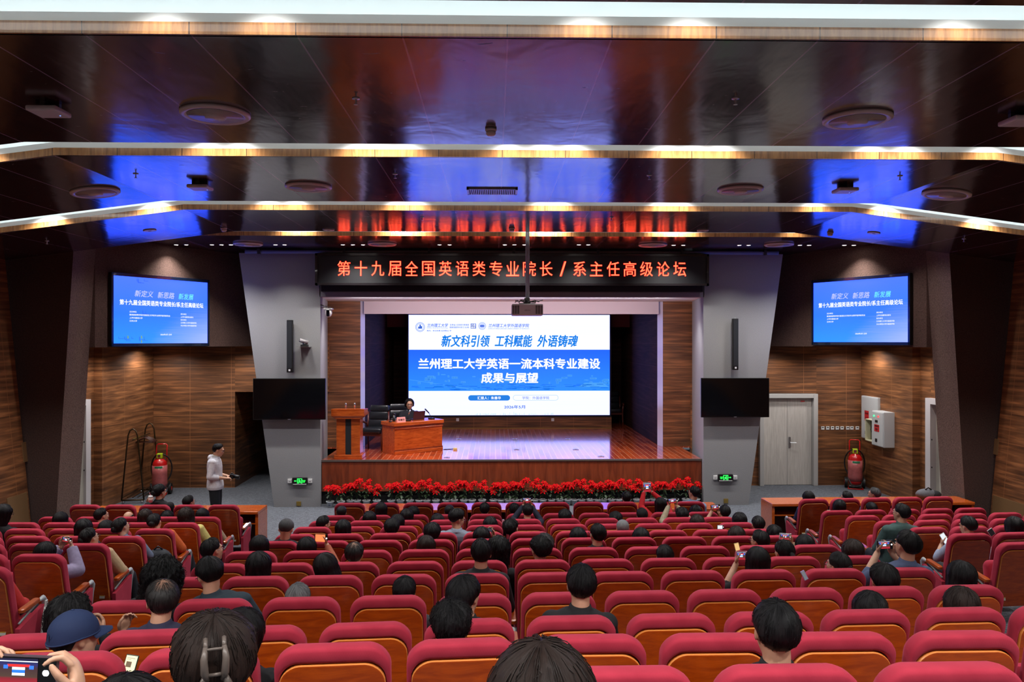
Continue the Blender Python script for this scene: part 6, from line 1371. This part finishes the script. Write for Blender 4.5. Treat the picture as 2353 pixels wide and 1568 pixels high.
t_red = person('person in red jacket cut by the frame edge, lectern-side block', ('l',7,0), -40, 1262, None, 'short', 'black', shirt=(190,44,40), loose=.03)
# door-side block
P_(Z4,445,-2,'r',0,'person with dark bob and blue jacket in the front row, door-side block aisle seat','bobshort',shirt=(36,52,92),**F)
P_(Z4,760,-3,'r',0,'person in glasses with black hair in the front row, door-side block','short',glasses=True,yaw=35,shirt=CHAR)
P_(Z4,985,-34,'r',0,'older man with greying hair and glasses turned aside, door-side front row','short','salt',glasses=True,yaw=50,shirt=GRY)
P_(Z4,705,68,'r',1,'woman with black hair reading a paper in the second row, door-side block','bob',shirt=NAVY,**F)
P_(Z4,965,88,'r',1,'person with low black bun in the second row, door-side block','bun',shirt=CHAR,**F)
P_(Z4,1210,95,'r',4,'man in green-grey jacket and glasses leaning into the aisle, chin on hand','crew',glasses=True,yaw=30,shirt=(60,86,84),lean=-.16,loose=.012,seed=20)
P_(Z4,1750,203,'r',5,'man in pale shirt reading a phone, door-side block','short',shirt=(150,160,186),yaw=25,pitch=-12,sleeve=.6,hold=(1733+1565/3.58,1130+390/3.58,.16,(-1,),.06),seed=21)
P_(Z4,2140,208,'r',5,'person with dark hair holding a white phone at the frame edge','bob',shirt=WHT,seed=6,**F)
# last rows: two heads close to the camera
for (lab, px, top, Z, st, hc, ex, se) in (('woman with dark swept-up hair in a taupe claw clip, nearest the camera', 452, 1410, 2.12, 'claw', 'brown', claw_extra, 1), ('blurred brown-haired head at the bottom middle, nearest the camera', 1243, 1466, 1.55, 'bob', 'brown', None, 2), ('top of a black-haired head at the bottom edge, lectern side', 250, 1549, 2.12, 'bob', 'black', None, 3)):
    hp_ = PZ(px, top, Z); n = 13 if Z > 1.8 else 14; fl = FLZ[n]
    t = person(lab, None, px, top, Z, st, hc, shirt=CHAR, female=True, extra=ex, seed=se)
    t.rotation_euler = (0,0,0); need = hp_.z; seatz = need-.86; t.scale = (1.0,)*3; lt = (Mhead(0,0) @ Vector((0,0,.128))).z+.01; t.location = (hp_.x, hp_.y-(Mhead(0,0) @ Vector((0,0,.1))).y, need-lt); t.rotation_euler = (0,0,R(20) if px < 600 else 0)
# hand-held phone with only the hands in the picture
# ------------------------------------------------------------------ seats
def on_screen(p, m=60):
    x, y, z = proj((p.x, p.y, p.z+.95)); w = .3*FPX/max(z, .5); return z > .6 and x+w > -m*0-5 and x-w < 2353+5 and y < 1568+40
PC = {'c': 11, 'l': 6, 'r': 6}
for n in range(14):
    for b in 'clr':
        for k in range(PC[b]):
            if b != 'c' and n < 2 and k > 4: continue
            sp, rz = seat_pos(b, n, k)
            if not on_screen(sp): continue
            if abs(sp.x) > 8.35: continue
            if sp.y < 2.2 and n > 12: continue
            occ = (b, n, k) in OCC
            arms = (1,) if b == 'c' and k > 0 else (1, -1) if b == 'c' else ((1,) if b == 'l' else (-1,)) if k < PC[b]-1 else (1, -1)
            plate = 1 if (b == 'l' and k == 0) else -1 if (b == 'r' and k == 0) else 0
            lab = ('occupied' if occ else 'empty')+' crimson seat, '+seat_text(b, n, k)
            make_seat(sp, rz, lab, 'crimson auditorium seats', arms, not occ, plate)
# ------------------------------------------------------------------ phones and small things in the audience
def ZH(n, b='c'): return ROWY[n]+.2
zz = lambda f, x, y: f(x, y)
def ph_(f, x, y, n, dz, label, w, h, **kw):
    px, py = f(x, y); near = [(abs(a-px)+abs(b-py), z) for (a, b), z in HOLDZ.items()]; d, z = min(near)
    if d < 16: return phone(px, py, z-.03, label, w/3.58, h/3.58, **kw)
    return phone(px, py, ROWY[n]+.22+dz, label, w/3.58, h/3.58, **kw)
MAP_SCR = emit('orange_screen', (236,120,70), .9); WHITE_SCR = emit('pale_screen', (206,212,216), .8)
ph_(Z2,565,383,6,.28,'phone with a red and orange picture held up in the seventh row',108,66,rot=3,screen=MAP_SCR)
ph_(Z2,1955,316,5,.24,'dark phone held sideways above the sixth row centre',62,30,rot=4,screen=emit('dim_screen', (60,64,76), .5))
ph_(Z3,187,70,2,.24,'phone held with both hands in the third row centre, showing the stage',86,38)
ph_(lambda x, y: (x, y), 1487, 1120, 1,.30,'upright tablet-sized phone held high by the woman in red',18*3.58,22*3.58,rot=-3,case=(230,225,220))
ph_(Z3,1382,76,2,.24,'phone held up by the person in beige sleeves, third row',84,40,rot=-3)
ph_(Z3,1732,128,2,.24,'phone held up by the person at the door-side end of the third row',78,40,rot=-4)
ph_(Z4,256,370,6,.26,'white phone held sideways in the seventh row, door side',100,52,rot=3,case=(225,225,228))
ph_(Z3,1950,527,8,.26,'pink phone held beside the woman with long straight hair',100,72,case=(220,170,180))
ph_(Z3,1910,455,7,.15,'golden phone seen above a seat before the woman with bracelet',42,64,rot=-14,screen=emit('sand_screen', (220,180,120), .7),case=(190,160,90))
ph_(Z4,1075,437,8,.26,'dark phone held with both hands by the man in blue-grey suit',128,72,rot=-2)
ph_(Z4,1565,388,5,.18,'white phone in the hand of the man in pale shirt',44,96,rot=-32,screen=WHITE_SCR,case=(230,230,232))
ph_(Z4,1950,335,5,.12,'white phone at the door-side block, beyond the tall seat',46,60,rot=-35,screen=emit('dark_screen', (30,30,34), .3),case=(235,235,235))
ph_(Z4,412,690,9,.12,'lilac phone held low beside the seats of the tenth row',36,84,rot=-28,screen=emit('grey_screen', (120,124,130), .5),case=(160,150,200))
ph_(Z3,1773,293,4,.2,'pale tablet glowing above the seats of the fifth row',56,34,screen=WHITE_SCR,case=(60,60,64))
ph_(Z1,550,397,6,.22,'dark phone in the raised hands of the woman in lavender',78,42,rot=12)
ph_(Z4,615,158,1,.2,'cream paper card in the second row of the door-side block',36,14,screen=emit('cream_paper_glow', (222,206,150), .6))  # paper card given a glow of its own to look lit
# lit phone beside the navy cap person, with the hand that holds it
t = ph_(Z1,1075,1418,11,.06,'upright phone with a lit cream page beside the navy cap person',104,138,rot=9,tilt=-20,screen=emit('cream_page', (238,224,178), .95),case=(40,70,60))
m = MB(); w_, h_ = 104/3.58*3.7/FPX, 138/3.58*3.7/FPX; m.bx(-w_*.32,w_*.1,-.0066,-.006,-h_*.2,h_*.12); m.build('page_photo', emit('page_brown', (120,100,80), .7), t)
m = MB(); m.bx(-w_*.35,w_*.3,-.0066,-.006,h_*.30,h_*.33); m.bx(-w_*.35,w_*.0,-.0066,-.006,h_*.22,h_*.24); m.build('page_lines', emit('page_grey', (150,140,120), .7), t)
# big phone with hands at the bottom corner: the photographer's neighbour
pc_ = PZ(60, 1541, 1.85); 
t = thing('smartphone', 'large phone filming the hall, held in two hands at the bottom corner', 'phone', pc_, 0, 'smartphones held by the audience'); t.rotation_euler = (0, R(3), 0)
wq, hq = 148*1.85/FPX, 72*1.85/FPX
MB().bx(-wq/2,wq/2,-.004,.005,-hq/2,hq/2).build('case', plain('phone_gold_edge', (120,100,110), .2, .6), t, bev=.004); MB().bx(-wq/2+.004,wq/2-.004,-.0058,-.004,-hq/2+.004,hq/2-.004).build('glass', M_BLACKG, t)
MB().bx(-wq/2+.018,wq/2-.045,-.0072,-.0062,-hq/2+.006,hq/2-.006).build('screen', phone_screen(), t)
m = MB(); m.ell((0,0,0), (.008,.001,.008), 16, 6); m.xf(Matrix.Translation((wq/2-.026,-.0068,-.002))); m.build('shutter_button', emit('white_button', (1,1,1)), t)
tp = thing('person', 'person beside the camera, only two hands around a large phone', 'person', (pc_.x, pc_.y-.35, FLZ[13]), 0)
mb = MB(); q = pc_-Vector((pc_.x, pc_.y-.35, FLZ[13]))
hand(mb, (q.x+wq/2+.035, q.y+.03, q.z-.075), (-.28,.1,1), (-.9,-.35,.1), 1, (30,50,30)); hand(mb, (q.x-wq/2-.05, q.y+.02, q.z-.06), (.25,.1,1), (.9,-.35,.1), -1, (30,50,30))
for s in (-1, 1): mb.tube([(q.x+s*(wq/2+.04), q.y+.03, q.z-.075), (q.x+s*(wq/2+.09), q.y-.02, q.z-.30)], [.028,.04], 12)
0 and mb.tube([(q.x-.17,q.y-.02,q.z-.3),(q.x,q.y-.1,q.z-.36),(q.x+.17,q.y-.02,q.z-.3)], [.05,.1,.05], 12)
me = voxel(mb, 'body', .005); me.materials.append(M_SKIN); inst('body', me, tp)
# coffee cup in the front row of the lectern-side block
p = PZ(1240/3.58, 1130+48/3.58, 13.0); t = thing('coffee_cup', 'paper coffee cup with white lid and pink straw, held in the front row', 'cup', (p.x, p.y, p.z-.05)); MB().lathe([(.028,-.03),(.038,.05)], n=18).build('cup_body', plain('peach_cup', (232,196,184), .6), t, True)
MB().lathe([(.041,.05),(.041,.06),(.036,.065),(.034,.08),(0,.08)], n=18).build('lid', M_WPL, t, True); MB().tube([(0,0,.07),(-.02,0,.13)], .005, 6).build('straw', plain('pink_straw', (230,150,170), .5), t)
# backpack on the knees beside the aisle, white bags hanging at arm rests
sp, rz = seat_pos('l', 4, 0); t = thing('backpack', 'black backpack on the lap of the aisle seat, lectern-side block', 'backpack', (sp.x+.26, sp.y+.42, FLZ[4]+.50), .2)
m = MB(); m.ell((0,0,.13), (.17,.10,.16), 18, 12); m.build('bag_body', plain('charcoal_nylon', (40,44,52), .7, noise=.2), t, True); m = MB(); m.tube([(-.05,-.02,.28),(0,-.02,.32),(.05,-.02,.28)], .01, 8); m.tube([(.10,-.06,.24),(.15,-.08,.12),(.10,-.08,.02)], .014, 8); m.build('strap', M_BLACK, t, True)
for b, n, k, off, lab in (('l', 7, 0, .36, 'white cloth bag hanging from the armrest by the lectern-side aisle'),):
    sp, rz = seat_pos(b, n, k); t = thing('cloth_bag', lab, 'bag', (sp.x+off, sp.y+.40, FLZ[n]+.58)); m = MB()
    m.loft([ring(0,0,.012,.03,16), ring(-.1,0,.018,.06,16), ring(-.3,.0,.03,.09,16), ring(-.52,0,.035,.10,16), ring(-.55,0,.02,.08,16)]); m.build('bag_body', plain('white_cloth', (206,206,204), .9, noise=.06), t, True)
    m = MB(); m.tube([(0,-.02,0),(0,-.01,.05),(0,.01,.05),(0,.02,0)], .008, 6); m.build('bag_handle', plain('white_cloth', (1,1,1)), t)
# ------------------------------------------------------------------ the speaker and the man who stands by the wall
def woman():
    hp = PZ(942.5, 916, (PY(942.5, 930, WOMY)-CAM).dot(FW)); t = thing('person', 'speaker in black suit and round glasses sitting at the stage desk', 'person', (0,0,0))
    A = {-1: ((-.26,.12,.28), (-.16,.33,.33), (.5,.8,-.1), (0,0,-1)), 1: ((.26,.12,.28), (.14,.34,.33), (-.3,.9,-.1), (0,0,-1))}
    lt = (Mhead(0,0) @ Vector((0,0,.128))); sc = 1.12; t.scale = (sc,)*3
    t.location = (hp.x, hp.y, hp.z-(lt.z+.015)*sc); t.rotation_euler = (0, 0, R(180+14))
    inst('body', body_mesh('wom', 0, -6, 0, A, True, 'sit', .007), t); inst('jacket', shirt_mesh('womj', A, True, .009, .016, .95), t, [cloth((24,24,32))]); inst('trousers', trousers_mesh(), t, [cloth((20,20,26))])
    Mh = Mhead(0,-6)
    for nm, me, mt in (('hair', hair_mesh('fringe', 9), [HAIR['black']]), ('face', eyes_mesh(), None), ('glasses', glasses_mesh(), None)): o = inst(nm, me, t, mt); o.matrix_local = Mh
    m = MB(); m.tube([spine((-.06,.06,.58)), spine((-.035,.10,.46)), spine((-.02,.12,.36))], .006, 6); m.tube([spine((.06,.06,.58)), spine((.035,.10,.46)), spine((.02,.12,.36))], .006, 6); m.build('scarf_edge', plain('silver_trim', (150,150,150), .5), t)
woman()
def standing_man():
    hp = PZ(495, 1020, 15.35); A = {-1: ((-.235,-.06,.24), (-.12,.19,.20), (.30,.9,.0), (0,0,-1)), 1: ((.235,-.06,.24), (.10,.20,.19), (-.30,.9,.0), (0,0,-1)), 'curl': (40,45,30)}
    global LEAN; old = LEAN; LEAN = .04
    Mh = Mhead(0,-14); lt = Mh @ Vector((0,0,.128)); t = thing('person', 'standing man in light grey hooded jacket holding a black camera by the wall', 'person', (hp.x, hp.y, hp.z-lt.z-.01)); t.rotation_euler = (0, 0, R(-82))
    sc = (hp.z)/(lt.z+.86); t.scale = (sc,)*3; t.location.z = .86*sc
    inst('body', body_mesh('man', 0, -14, 0, A, False, 'stand', .006), t); inst('jacket', shirt_mesh('manj', A, False, .008, .022, .62, hood=True, loose=.004), t, [cloth((208,208,216))]); inst('trousers', trousers_mesh('tst', 'stand'), t, [cloth((18,20,28))])
    m = MB(); m.tube([spine((0,-.004,.56)), spine((0,.0,.60)), spine((0,-.002,.622))], [.080,.070,.064], 18); m.build('shirt_collar', plain('white_shirt', (216,214,210), .8), t, True)
    for s in (-1, 1): MB().bx(s*.09-.045,s*.09+.045,-.08,.19,-.86,-.80).build('shoe', M_BLACK, t, bev=.02)
    for nm, me, mt in (('hair', hair_mesh('crew', 22), [HAIR['black']]), ('face', eyes_mesh(), None), ('glasses', glasses_mesh(), None)): o = inst(nm, me, t, mt); o.matrix_local = Mh
    m = MB(); m.tube([(.085+.02*math.cos(a), .15+.012*math.cos(a), .20+.03*math.sin(a)) for a in [2*math.pi*i/12 for i in range(13)]], .006, 6); m.build('bracelet', plain('olive_beads', (70,70,44), .5), t)
    bpy.context.view_layer.update(); M = t.matrix_world; c = M @ Vector((0,.30,.21)); g = thing('camera', 'black camera with a big lens held by the standing man', 'camera', c, R(-82))
    MB().bx(-.065,.065,-.035,.035,-.045,.045).build('camera_body', M_BLACK, g, bev=.008); MB().tube([(0,.03,0),(0,.10,-.015),(0,.14,-.025)], [.036,.038,.042], 18).build('lens', M_BLACK, g, True); MB().bx(-.02,.02,-.02,.02,.045,.065).build('viewfinder', M_BLACK, g, bev=.004); MB().ell((0,.139,-.024), (.034,.004,.034)).build('front_glass', M_BLACKG, g, True)
    LEAN = old
standing_man()
